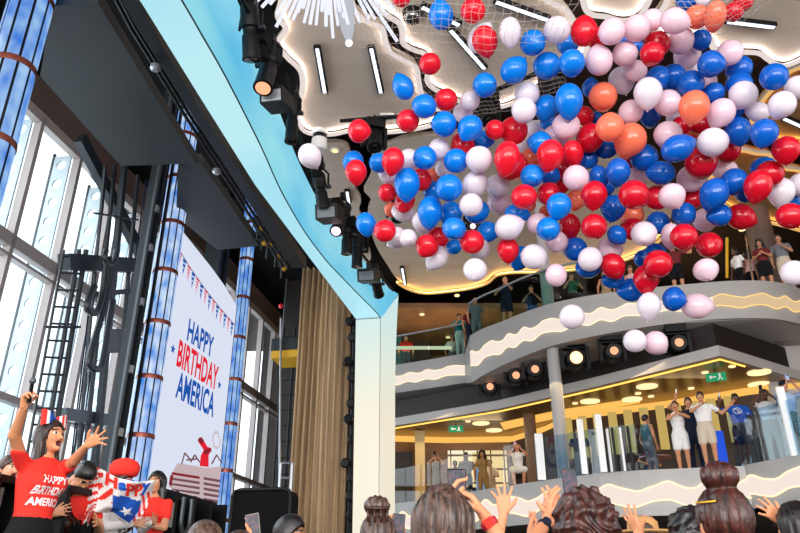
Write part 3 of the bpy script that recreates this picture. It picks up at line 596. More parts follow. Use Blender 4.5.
# vertical boom of black side lights between curtain and leg
r = thing('lighting_boom', 'black vertical lighting boom between the curtain and the arch leg', 'lighting boom', W(20.6, -5.0, 0.9))
MB().cyl(W(20.6, -5.02, 0.9), W(20.6, -5.02, 10.6), 0.09, 10).build('pole', 'black', r)
MB().box(W(20.85, -5.02, 5.6), (0.2, 0.36, 9.4), UVZ).build('backing', 'black_matte', r)
for i, (x, y) in enumerate([(350, 322), (352, 338), (347, 362), (352, 378), (351, 404), (349, 420), (352, 440), (345, 463), (353, 478), (351, 497), (352, 515)]):
    c = onu(x, y, 20.4); aim = unit(np.array([rnd.uniform(-.3, .5), -1, rnd.uniform(-.2, .2)]))
    MB().lathe(c + aim * -0.15, aim, [(0, .05), (.06, .12), (.28, .14), (.32, .1)], 12).build('side_lamp', 'black', r, True); MB().box(c + D3 * 0.15, (.2, .1, .1), UVZ).build('lamp_clamp', 'black', r)
# rope ladder truss and gantry in the wing
for k, (x, lab) in enumerate([(276, 'black lattice truss tower in the far wing beside the window'), (288, 'black lattice truss tower in the far wing next to the curtain')]):
    r = thing('truss_tower', lab, 'truss', onu(x, 533, 24) * np.array([1, 1, 0]) + Z3 * 0.9)
    base = onu(x, 533, 24); base[2] = 0.9
    for dv in (-.22, .22): MB().cyl(base + N3 * dv, base + N3 * dv + Z3 * 9.5, 0.03, 6).build('chord', 'black', r)
    for i in range(17): z = .3 + i * .55; MB().tube([base + N3 * -.22 + Z3 * z, base + N3 * .22 + Z3 * (z + .02)], 0.02, 6).build('lacing', 'black', r); 
r = thing('work_platform', 'yellow bottomed work platform hanging in the far wing', 'platform', onu(292, 362, 23.2) - Z3 * .2)
a, b = onu(282, 350, 23.2), onu(302, 362, 23.2); c = (a + b) / 2
MB().box(c + Z3 * .25, (1.2, 1.15, 0.45), UVZ).build('deck', 'charcoal', r); MB().box(c - Z3 * .1, (1.2, 1.1, 0.28), UVZ).build('toe_board', 'yellow', r); MB().cyl(c - N3 * .4, c - N3 * .4 + Z3 * 3, .03, 6).build('suspension_rod', 'steel_mid', r); MB().cyl(c + N3 * .3, c + N3 * .3 + Z3 * 3, .03, 6).build('suspension_rod', 'steel_mid', r)
tag(MB().tube([onu(281, 318, 22.5), onu(279, 533, 22.5)], .035, 6).build('rod', 'steel_light'), 'pale thin rod hanging in the far wing', 'rod')
c = onu(281, 306, 22.4); tag(MB().ball(c, 0.09, 10).build('warning_lamp', 'red'), 'small red warning lamp high in the far wing', 'lamp')
r = thing('step_ladder', 'silver step ladder behind the black flight case', 'ladder', W(20.3, -7.2, 0.9)); 
la, lb = onu(281, 463, 20.3), onu(292.5, 463, 20.3)
for q in (la, lb): MB().cyl(q * np.array([1, 1, 0]) + Z3 * .9, q, .04, 6).build('stile', 'steel_light', r)
for i in range(7): z = .0 + i * .42; MB().tube([la - Z3 * z, lb - Z3 * z], .03, 6).build('step', 'steel_light', r)
struct(MB().box(W(25.2, -7.5, 6.9), (0.2, 3.0, 13.8), UVZ).build('wall_wing', 'dark_brown'))
# ---- row of stage lights hung along the arch
def arch_pipe():
    P = [W(p[0], p[1] + 0.6, 9.3) for p in sm if 5 < p[0] < 18.8]
    return tag(MB().tube(P, 0.035, 8).build('lighting_bar', 'black'), 'curved black lighting bar along the upper edge of the arch', 'lighting bar')
arch_pipe()
def profile_spot(px, lens_px, L, R, label, lens='black_gloss', v=-3.66):
    a = onv(*px, v); b = onv(*lens_px, v); aim = unit(b - a); L = np.linalg.norm(b - a)
    r = thing('profile_spot', label, 'stage light', b - Z3 * .02, 'profile spots on the arch lighting bar')
    MB().lathe(a, aim, [(0, R * .7), (L * .08, R), (L * .42, R * 1.02), (L * .45, R * .8), (L * .55, R * .8), (L * .58, R * .95), (L * .93, R * 1.0), (L, R * 1.08), (L * 1.005, R * .9)], 16).build('barrel', 'black', r, True)
    MB().lathe(a + aim * L * 0.985, aim, [(0, R * .85), (.03, R * .8), (.04, R * .2)], 16).build('lens', lens, r, True)
    m = a + aim * L * .45; s = unit(np.cross(aim, Z3)); y = MB()
    for sg in (-1, 1): y.tube([m + s * sg * R * 1.25, m + s * sg * R * 1.2 + Z3 * .3, m + Z3 * .48], .022, 6)
    y.build('yoke', 'black', r); MB().box(m + Z3 * .52, (.16, .1, .14), UVZ).build('clamp', 'black', r); MB().box(m + s * R * 1.3, (.06, .1, .06), UVZ).build('knob', 'charcoal', r)
profile_spot((249, 4), (252, 60), 1, .14, 'long black profile spot nearest the chandelier end of the arch')
profile_spot((275, 46), (263, 88), 1, .15, 'black profile spot with glowing orange lens on the arch bar', 'orange_lens')
profile_spot((294, 92), (291, 142), 1, .11, 'slim black profile spot below the boxy black wash light')
profile_spot((318, 172), (323, 206), 1, .13, 'black profile spot right under the lone white balloon')
profile_spot((347, 206), (336, 231), 1, .13, 'black profile spot with lit white lens pointing at the stage', 'pink_lens')
profile_spot((347, 220), (347, 254), 1, .13, 'black profile spot just beyond the lit white lens')
profile_spot((357, 236), (357, 267), 1, .13, 'second black profile spot beyond the lit white lens')
profile_spot((374, 276), (379, 295), 1, .14, 'last black profile spot, lit pink, at the arch corner', 'pink_lens')
def wash(c, s, label, face):
    r = thing('wash_light', label, 'stage light', c - Z3 * s * .5, 'boxy wash lights on the arch bar'); ax1 = unit(D3 * .8 + Z3 * .25); ax2 = unit(np.cross(Z3, ax1)); ax3 = np.cross(ax1, ax2)
    MB().box(c, (s * 1.25, s * .9, s * .62), (ax1, ax2, ax3)).build('housing', 'black', r); MB().box(c - ax1 * s * .635 - ax3 * s * .05, (.02, s * .72, s * .42), (ax1, ax2, ax3)).build('face', face, r)
    MB().box(c + ax3 * s * .45, (.1, .1, s * .4), (ax1, ax2, ax3)).build('clamp', 'black', r); MB().box(c + ax1 * s * .4 + ax3 * s * .34, (s * .3, s * .6, s * .12), (ax1, ax2, ax3)).build('cooling_fins', 'charcoal', r)
wash(onv(277, 100, -3.62), .44, 'boxy black wash light with grey face hanging off the arch bar', 'steel_light')
wash(onv(330, 214, -3.62), .5, 'boxy black wash light between the two lit lens spots', 'steel_mid')
wash(onv(369, 276, -3.62), .52, 'boxy black wash light closest to the arch corner', 'steel_mid')
for k, (x, y) in enumerate([(262, 40), (283, 84), (316, 160), (338, 206), (352, 224), (364, 240)]):
    c = onv(x, y, -3.55); tag(MB().box(c, (.3, .2, .26), UVZ).add([], []).cyl(c, c - Z3 * .3 + D3 * .1, .1, 10).build('cable_block', 'black_matte'), 'black cable block on the arch lighting bar, %s from the chandelier end' % ['first', 'second', 'third', 'fourth', 'fifth', 'sixth'][k], 'cable block', 'cable blocks on the arch bar')
# ================================================================== THE BALCONIES
def arclen(P): return np.concatenate([[0], np.cumsum([np.linalg.norm((P[i + 1] - P[i])[:2]) for i in range(len(P) - 1)])])
def balcony(name, front, zt, zb, back, m_face='fascia', m_top='deck_floor', m_bot='soffit_grey'):
    """front: xy polyline with bottom heights; back: xy points closing the slab behind"""
    F = [np.array([p[0], p[1], zt]) for p in front]; B = [np.array([p[0], p[1], z]) for p, z in zip(front, zb)]
    g = MB(); g.strip(F, B, 0); n = len(F); bk = [np.array([*q, zt]) for q in back]; bkb = [np.array([*q, max(zb)]) for q in back]
    g.add(F + bk, [tuple(range(n + len(bk)))], 1); g.add(B + bkb, [tuple(range(n + len(bk)))[::-1]], 2)
    return struct(g.build(name, [m_face, m_top, m_bot]))
def wave_light(P, ct, label, hh=0.2, A=0.06, wl=0.95, gold=lambda s: False, rr=0.02, cat='wave light'):
    """glowing wave set in the fascia; P: list of (xyz top, bottom z)"""
    pts = np.array([[p[0][0], p[0][1]] for p in P]); L = arclen(np.c_[pts, np.zeros(len(pts))]); N_ = int(L[-1] / 0.06); T, Bt, C = [], [], []
    for s in np.linspace(0, L[-1], N_):
        x = np.interp(s, L, pts[:, 0]); y = np.interp(s, L, pts[:, 1]); zt = np.interp(s, L, [p[0][2] for p in P]); zb = np.interp(s, L, [p[1] for p in P])
        j = min(max(np.searchsorted(L, s), 1), len(L) - 1); d = unit(np.array([*(pts[j] - pts[j - 1]), 0])); nrm = np.array([d[1], -d[0], 0]); nrm = nrm if nrm[1] < 0 else -nrm
        if nrm[1] > -0.05: nrm = np.array([nrm[0], -abs(nrm[1]), 0])
        zc = zt + (zb - zt) * ct; H = zt - zb
        k = 2 * math.pi * s / wl; irr = math.sin(k * 0.31 + 1)
        zt_ = zc + H * (hh + A * math.sin(k + irr) + .12 * A * math.sin(2.3 * k)); zb_ = zc - H * (hh - A * math.sin(k + irr + .7) * .8 + .12 * A * math.sin(1.7 * k + 1))
        p = np.array([x, y, 0]) + nrm * 0.03; T.append(p + Z3 * zt_); Bt.append(p + Z3 * zb_); C.append(s)
    c = (T[0] + Bt[-1]) / 2; r = thing('wave_light', label, cat, (T[len(T) // 2] + Bt[len(T) // 2]) / 2 - Z3 * .3, 'glowing wave bands on the balcony fronts')
    segs = []; g0 = None; st_ = 0
    for i, s in enumerate(C):
        g = bool(gold(s / L[-1]))
        if g0 is None: g0 = g
        if g != g0 or i == len(C) - 1: segs.append((st_, i, g0)); st_ = i; g0 = g
    for a, b_, g in segs:
        if b_ - a < 2: continue
        q = MB(); q.strip(T[a:b_ + 1], Bt[a:b_ + 1]); q.build('diffuser', 'wave_face_gold' if g else 'wave_face', r)
        for R in (T, Bt): MB().tube(R[a:b_ + 1], rr, 6).build('led_rim', 'wave_rim_gold' if g else 'wave_rim', r)
def rail_glass(P, z0, h, name, label, m='rail_glass', step=1.25, rail=None, parent=None):
    pts = np.array([[p[0], p[1]] for p in P]); L = arclen(np.c_[pts, np.zeros(len(pts))]); n = max(1, int(round(L[-1] / step)))
    at = lambda s: np.array([np.interp(s, L, pts[:, 0]), np.interp(s, L, pts[:, 1]), 0])
    r = thing(name, label, 'glass railing', at(L[-1] / 2) + Z3 * z0, 'balcony glass railings')
    for i in range(n):
        s0, s1 = L[-1] * i / n + .015, L[-1] * (i + 1) / n - .015; S_ = np.linspace(s0, s1, 4); row = [at(s) for s in S_]
        zz = z0(s0) if callable(z0) else z0
        q = MB(); q.strip([p + Z3 * zz for p in row], [p + Z3 * (zz + h) for p in row]); q.build('glass_panel', m, r)
    if rail: MB().tube([at(s) + Z3 * (z0 + h) for s in np.linspace(0, L[-1], 24)], 0.035, 8).build('handrail', rail, r)
    return r
# ---- lower balcony
ZL = 3.95
LF = [(-1.5, 25.0), (-0.06, 23.47), (1.18, 21.91), (2.67, 19.71), (4.71, 17.3), (6.56, 16.52), (7.68, 16.24)]
lf = [p[:2] for p in spline([np.array([*p, 0]) for p in LF], 5)]
ZB = [ZL - 1.0 for _ in lf]
balcony('balcony_lower', lf, ZL, ZB, [(14, 17.5), (15, 33), (-1.5, 33)])
LR = [(7.68, 16.22), (8.19, 14.84), (8.6, 13.4), (8.9, 12.2)]
balcony('balcony_lower_side', LR, ZL + 0.02, [ZL - .9, ZL - .92, ZL - .92, ZL - .92], [(15, 12), (15, 18)], 'fascia')
wl = lambda fr, zt, zb: [(np.array([p[0], p[1], zt]), z) for p, z in zip(fr, zb)]
wave_light(wl(lf, ZL, ZB), 0.55, 'long glowing wave band on the lower balcony front behind the raised hands', 0.18, 0.085, 1.0)
wave_light([(np.array([*p, ZL]), ZL - .9) for p in LR], 0.53, 'glowing wave band on the lower balcony end, beyond the hair bun', 0.19, 0.085, 1.1)
rail_glass([p for p in lf if -3 < p[0] < 3.2], ZL, 1.05, 'glass_railing', 'warm tinted glass railing of the lower balcony before the seated woman', 'rail_glass_warm')
rail_glass([p for p in lf if 3.15 < p[0] < 6.1], ZL, 1.05, 'glass_railing', 'pale glass railing of the lower balcony between the column and the woman in white', 'rail_glass_blue')
rail_glass([(7.5, 16.3), (7.68, 16.26), (8.19, 14.9), (8.6, 13.4)], ZL, 1.15, 'glass_railing', 'bluish glass railing in front of the man wearing a cap', 'rail_glass_blue', 0.8)
def post(px, z0, h, w_, label, m='white_gloss', y=None, cat='post'):  # most of these strips are railing glass reflections built as solids
    p = onz(*px, z0) if y is None else ony(*px, y); return tag(MB().box(p + Z3 * h / 2, (w_, .06, h)).build('rail_strip', m), label, cat)
post((542, 480), ZL, 1.15, .2, 'wide white railing glass reflection strip right beside the seated woman in white')
post((585, 474), ZL, 1.3, .14, 'white railing glass reflection strip a short way beyond the grey column')
post((604, 472), ZL, 1.35, .15, 'white railing glass reflection strip nearest the gold slatted wall end')
post((795, 456), ZL, 1.45, .16, 'white upright panel at the railing in front of the man wearing a cap')
post((612, 472), ZL, 1.0, .05, 'slim white glass reflection strip just beyond the widest group of white strips'); post((625, 471), ZL, 1.0, .05, 'slim white glass reflection strip between the two thin dark strips'); post((617, 471), ZL, 1.0, .05, 'thin dark upright strip, first of the pair on the lower balcony', 'black'); post((633, 470), ZL, 1.0, .05, 'thin dark upright strip, second of the pair on the lower balcony', 'black')
# ceiling slab above the lower balcony: grey nosing, gold underside
SF = [(-1.5, 26.6), (-0.11, 25.33), (3.23, 22.76), (5.74, 19.96), (8.02, 17.12), (9.9, 18.45), (11.5, 19.6)]
balcony('ceiling_lower_balcony', SF, 7.06, [6.78] * 7, [(15, 22), (15, 33), (-1.5, 33)], 'soffit_grey', 'dark_brown', 'gold_soffit')
q = [np.array([p[0], p[1], 6.765]) for p in SF]; inn = [p + unit(np.array([0.35, 1, 0])) * 0.22 for p in q]
b = MB(); b.strip(q, inn); struct(b.build('trim_1', 'soffit_grey'))
tag(MB().tube([p - Z3 * .015 for p in inn[:5]] + [inn[4] + np.array([0.9, 0.62, -0.015])], 0.025, 6).build('led_line', 'gold_led'), 'thin gold LED line along the edge of the lower balcony ceiling', 'light strip')
# dark parapet above the nosing
par = [np.array([p[0], p[1], 0]) + np.array([0.12, .35, 0]) for p in SF]
b = MB(); b.strip([p + Z3 * 7.06 for p in par], [p + Z3 * 7.78 for p in par]); struct(b.build('wall_parapet', 'dark_brown'))
# back wall of the lower balcony, gold cove along its top
BW = [(-1.5, 26.9), (-0.2, 27.3), (1.78, 27.6), (4.2, 27.4), (5.1, 25.6), (5.6, 23.6), (8.1, 22.0), (10.2, 20.2), (11.5, 19.8)]
b = MB(); b.strip([np.array([*p, ZL]) for p in BW[:4]], [np.array([*p, 6.8]) for p in BW[:4]]); struct(b.build('wall_lower_balcony', 'brown_wall'))
b = MB(); b.strip([np.array([*p, ZL]) for p in BW[3:]], [np.array([*p, 6.8]) for p in BW[3:]]); struct(b.build('wall_lower_balcony_end', 'taupe_dark'))
cv = [np.array([p[0], p[1] - .35, 6.60]) for p in BW]
b = MB(); sec = []
for p in cv: sec.append([p + np.array([0, -.12, -.02]), p + np.array([0, .3, -.02]), p + np.array([0, .3, .16]), p + np.array([0, -.12, .12])])
b.loft(sec); tag(b.build('cove_light', 'gold_cove'), 'gold glowing cove running along the back of the lower balcony', 'cove light')
tag(MB().prism([onz(500, 423, 6.77), onz(560, 410, 6.77), onz(640, 398, 6.77), onz(640, 403, 6.77), onz(562, 417, 6.77), onz(504, 430, 6.77)], (0, 0, .03)).build('cove_light', 'gold_cove'), 'short gold glowing strip in the ceiling behind the grey column', 'cove light')
# gold slatted wall, the light on its slats put into glowing colour
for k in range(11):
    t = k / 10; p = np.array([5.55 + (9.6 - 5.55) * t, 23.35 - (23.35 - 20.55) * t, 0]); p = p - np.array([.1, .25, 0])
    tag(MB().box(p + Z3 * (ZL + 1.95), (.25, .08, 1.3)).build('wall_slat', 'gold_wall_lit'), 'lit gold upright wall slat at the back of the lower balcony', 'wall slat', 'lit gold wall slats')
# bar back and doors at the arch end
r = thing('back_bar', 'lit cream back bar with shelves behind the lower balcony crowd', 'bar', (3.0, 27.1, ZL))
MB().box((2.9, 27.28, ZL + 1.45), (2.2, .06, 1.7)).build('lit_panel', 'bar_white', r); MB().box((2.9, 27.0, ZL + .45), (2.2, .5, .9)).build('counter', 'dark_brown', r)
for z in (1.1, 1.6, 2.1): MB().box((2.9, 27.15, ZL + z), (2.2, .22, .04)).build('shelf', 'brown_wall', r)
for i in range(5): MB().box((1.9 + i * .5, 27.2, ZL + 1.5), (.04, .1, 1.7)).build('divider', 'brown_wall', r)
MB().box((3.0, 26.6, ZL + .8), (.5, .06, 1.5)).build('blue_sign', 'bar_blue', r)
struct(MB().box((0.0, 27.05, ZL + 1.1), (0.9, .08, 2.2)).build('door_1', 'slat_dark'))
tag(MB().box((0.72, 26.2, ZL + 1.4), (.35, .35, 2.8)).build('pillar', 'cream_wall'), 'square cream pillar at the arch end of the lower balcony', 'pillar')
tag(MB().cyl((4.3, 23.6, ZL), (4.3, 23.6, 6.78), .2, 20).build('round_pillar', 'brown_wall', smooth=True), 'round brown pillar behind the seated woman, left of the grey column', 'pillar')
# downlights and exit signs in the gold ceiling
for (x, y, big) in [(759, 372, 1), (759, 384, 1), (732, 366, 0), (647, 386, 1), (632, 399, 1), (651, 396, 0), (691, 388, 0), (638, 393, 0), (481, 423, 1), (494, 430, 1), (468, 421, 0), (575, 403, 0), (590, 401, 1), (705, 372, 0)]:
    p = onz(x, y, 6.78); tag(MB().cyl(p - Z3 * .03, p + Z3 * .005, .3 if big else .09, 20).build('downlight', 'warm_disc'), ('large' if big else 'small') + ' round warm downlight in the gold ceiling of the lower balcony', 'ceiling light', 'large warm downlights' if big else 'small warm downlights')
def exit_sign(p, label, s=1.0):
    r = thing('exit_sign', label, 'sign', p - Z3 * .1); d = unit(np.array([-p[0], -p[1], 0])); sd = np.cross(d, Z3)
    MB().box(p, (.5 * s, .04, .22 * s), (sd, d, Z3)).build('sign_face', 'exit_green', r)
    g = MB(); f = p + d * .026
    for (a, b_, c, e) in [(-.1, .06, .05, .05), (-.1, 0, .05, .08), (-.06, -.06, .05, .03), (-.14, -.06, .05, .03), (.08, 0, .16, .03), (.13, .025, .06, .03), (.13, -.025, .06, .03)]: g.box(f + sd * a * s + Z3 * b_ * s, (c * s, .01, e * s), (sd, d, Z3))
    g.build('pictogram', 'white_gloss', r); MB().cyl(p + Z3 * .1, p + Z3 * .25, .015, 6).build('hanger', 'black', r)
exit_sign(onz(456, 429, 6.6), 'green exit sign hanging under the gold ceiling near the arch leg')
exit_sign(onz(716, 377, 6.6), 'green exit sign hanging under the gold ceiling above the man in white')
exit_sign(ony(786, 512, 16.2), 'green exit sign below the lower balcony, by the raised arm')
# grey column
tag(MB().cyl((4.38, 19.55, 0), (4.38, 19.55, 12.5), .175, 28).build('column', 'steel_mid' if False else 'fascia', smooth=True), 'round grey column rising through both balconies', 'column')
tag(MB().cyl((11.35, 19.95, 9.0), (11.35, 19.95, 12.6), .38, 28).build('column', 'taupe', smooth=True), 'thick dark grey column on the upper balcony behind the couple', 'column')
# pale wall at the end of the lower balcony ceiling
struct(MB().box((11.6, 19.7, 5.9), (2.4, .3, 3.9)).build('wall_end', 'soffit_grey'))
# ---- upper balcony
ZU = 9.0
UA = [(-1.5, 26.0), (-0.18, 25.3), (1.1, 24.6), (2.27, 23.9)]
UB = [(2.28, 22.0), (2.65, 21.3), (3.09, 20.75), (3.7, 19.9), (4.34, 19.2), (5.0, 18.75), (5.7, 18.4), (6.65, 18.05), (7.62, 17.8), (8.7, 17.55), (9.65, 17.5), (10.4, 17.7), (11.0, 18.05), (12.2, 18.9), (13.5, 20.2)]
ub = [p[:2] for p in spline([np.array([*p, 0]) for p in UB], 4)]
zbu = [float(np.interp(p[0], [2.2, 3.1, 4.3, 5.7, 7.6, 9.6, 11, 13.5], [7.42, 7.62, 7.74, 7.82, 7.95, 7.92, 7.86, 7.86])) for p in ub]
balcony('balcony_upper_side', UA, ZU, [7.95] * 4, [(2.27, 33), (-1.5, 33)], 'fascia')
balcony('balcony_upper', [(2.28, 24.0)] + ub, ZU, [7.95] + zbu, [(15, 22), (15, 33), (2.28, 33)], 'fascia')
wave_light([(np.array([*p, ZU]), 7.95) for p in UA], 0.55, 'glowing wave band on the far upper balcony front, next to the arch leg', 0.15, 0.04, 0.9, rr=.014)
wave_light([(np.array([*p, ZU]), z) for p, z in zip(ub, zbu)], 0.55, 'long glowing wave band curving round the upper balcony front', 0.14, 0.05, 0.8, gold=lambda t: t > 0.56, rr=.014)
rail_glass(UA, ZU, 1.1, 'glass_railing', 'green tinted glass railing of the far upper balcony by the arch leg', 'rail_glass', 1.4, 'steel_light')
rail_glass([p for p in ub if p[0] < 5.6], ZU, 1.1, 'glass_railing', 'curved glass railing of the upper balcony before the bald man', 'rail_glass', 1.0, 'steel_light')
tag(MB().box((0.5, 26.2, ZU + 0.95), (3.0, .12, .1)).build('rail_light', 'bar_white'), 'bright white bar light behind the far upper balcony railing', 'light')
tag(MB().box((0.0, 29.5, ZU + 1.3), (0.1, .06, 2.6)).add([], []).box((-.75, 29.5, ZU + 2.55), (1.5, .06, .1)).box((-1.5, 29.5, ZU + 1.3), (.1, .06, 2.6)).box((-.75, 29.53, ZU + 1.3), (1.4, .02, 2.5)).build('glass_partition', 'cloth_tealdk'), 'green tinted partition at the back of the far upper balcony', 'partition')
# ceiling behind the upper balcony, and its rear wall
struct(MB().box((7, 30.2, 11.9), (17, 7, .2)).build('ceiling_upper_balcony', 'brown_wall'))
struct(MB().box((7, 33.2, 10.4), (17, .2, 3)).build('wall_upper_balcony', 'brown_wall'))
for (x, y) in [(457, 295), (422, 314), (742, 229), (755, 240), (448, 337)]:
    p = onz(x, y, 11.75) if y < 300 else onz(x, y, 11.75); tag(MB().cyl(p - Z3 * .04, p, .1, 14).build('downlight', 'warm_disc'), 'tiny warm downlight above the upper balcony', 'ceiling light', 'tiny warm downlights above the upper balcony')
tag(MB().tube([onz(745, 235, 11.0), ony(753, 281, 18.3)], .03, 6).build('steel_rod', 'chrome'), 'slanting steel rod between the people on the upper balcony', 'rod')
tag(MB().tube([ony(727, 238, 19), ony(727, 278, 19)], .04, 6).build('brass_pole', 'yellow'), 'upright brass pole beside the seated woman on the upper balcony', 'pole')
# moving lights under the upper balcony
LENS = [(490, 391), (516, 380), (535, 374), (576, 361), (614, 356), (679, 348)]
for k, (x, y) in enumerate(LENS):
    p = onz(x, y + (2 if k == 3 else 0), 7.25); aim = unit(np.array([-p[0] * .5, -p[1], -2.0]))
    moving_light(p - aim * .2 + Z3 * .12, aim, 'black moving light with glowing lens under the upper balcony, %s counting from the arch leg' % ['first', 'second', 'third', 'brightest', 'fifth', 'last'][k], 1.5 if k != 3 else 1.7, 'warm_lamp' if k == 3 else 'orange_lens', 'moving lights under the upper balcony', lr=.10 if k == 3 else .075, zt=7.9)
tag(MB().box(onz(590, 388, 7.2) + np.array([0, .9, .25]), (.9, .5, .5)).build('blue_case', 'cloth_navy'), 'dark bluish case on the ledge below the brightest moving light', 'case')
tag(MB().box(onz(515, 398, 7.2) + np.array([0, .9, .25]), (.9, .5, .5)).build('blue_case', 'cloth_ltblue'), 'pale bluish case on the ledge below the second moving light', 'case')
# table and chairs on the lower balcony
p = onz(655, 457, ZL + .75) * np.array([1, 1, 0]); r = thing('round_table', 'small round pink topped table beside the woman in white', 'table', p + Z3 * ZL)
MB().cyl(p + Z3 * (ZL + .72), p + Z3 * (ZL + .75), .42, 24).build('table_top', 'cloth_pink', r); MB().cyl(p + Z3 * ZL, p + Z3 * (ZL + .72), .04, 10).build('leg', 'steel_mid', r); MB().cyl(p + Z3 * ZL, p + Z3 * (ZL + .03), .25, 20).build('base', 'steel_mid', r)
def stool(p, label, m='black'):
    r = thing('bar_stool', label, 'stool', p)
    MB().lathe(p + Z3 * .45, Z3, [(0, .2), (.04, .21), (.07, .18)], 18).build('seat', m, r, True)
    for a in range(4): an = a * math.pi / 2 + .6; e = np.array([math.cos(an), math.sin(an), 0]); MB().cyl(p + e * .2, p + e * .14 + Z3 * .46, .016, 6).build('leg', 'black', r)
    MB().lathe(p + Z3 * .2, Z3, [(0, .19), (.02, .19)], 18).build('footring', 'black', r)
# blue glowing panel behind the man in blue
tag(MB().box(ony(722, 452, 16.6) + Z3 * .1, (.17, .1, .75)).build('ice_bucket_stand', 'bright_blue'), 'bright blue lit stand beside the man in blue on the lower balcony', 'stand')
area('lower_balcony_light', (6.5, 19.5, 6.7), (0, -.25, -1), 5, 2.5, 120, (1, .78, .45)); area('lower_balcony_light', (1.8, 24.8, 6.7), (0, -.25, -1), 3.5, 2, 70, (1, .72, .38))
area('upper_balcony_fill', (10, 28.5, 10.6), (0, 1, .1), 7, 2, 130, (1, .68, .3)); area('upper_balcony_fill', (1.5, 27.5, 9.8), (0, .2, 1), 5, 2, 90, (1, .75, .45)); area('upper_balcony_fill', (9, 25, 9.8), (0, .2, 1), 6, 2, 110, (1, .75, .45)); area('upper_balcony_fill', (8.5, 21, 11.7), (0, -.3, -1), 4, 2, 60, (1, .75, .45))  # unseen warm fills added to lift the dark rear wall and ceiling
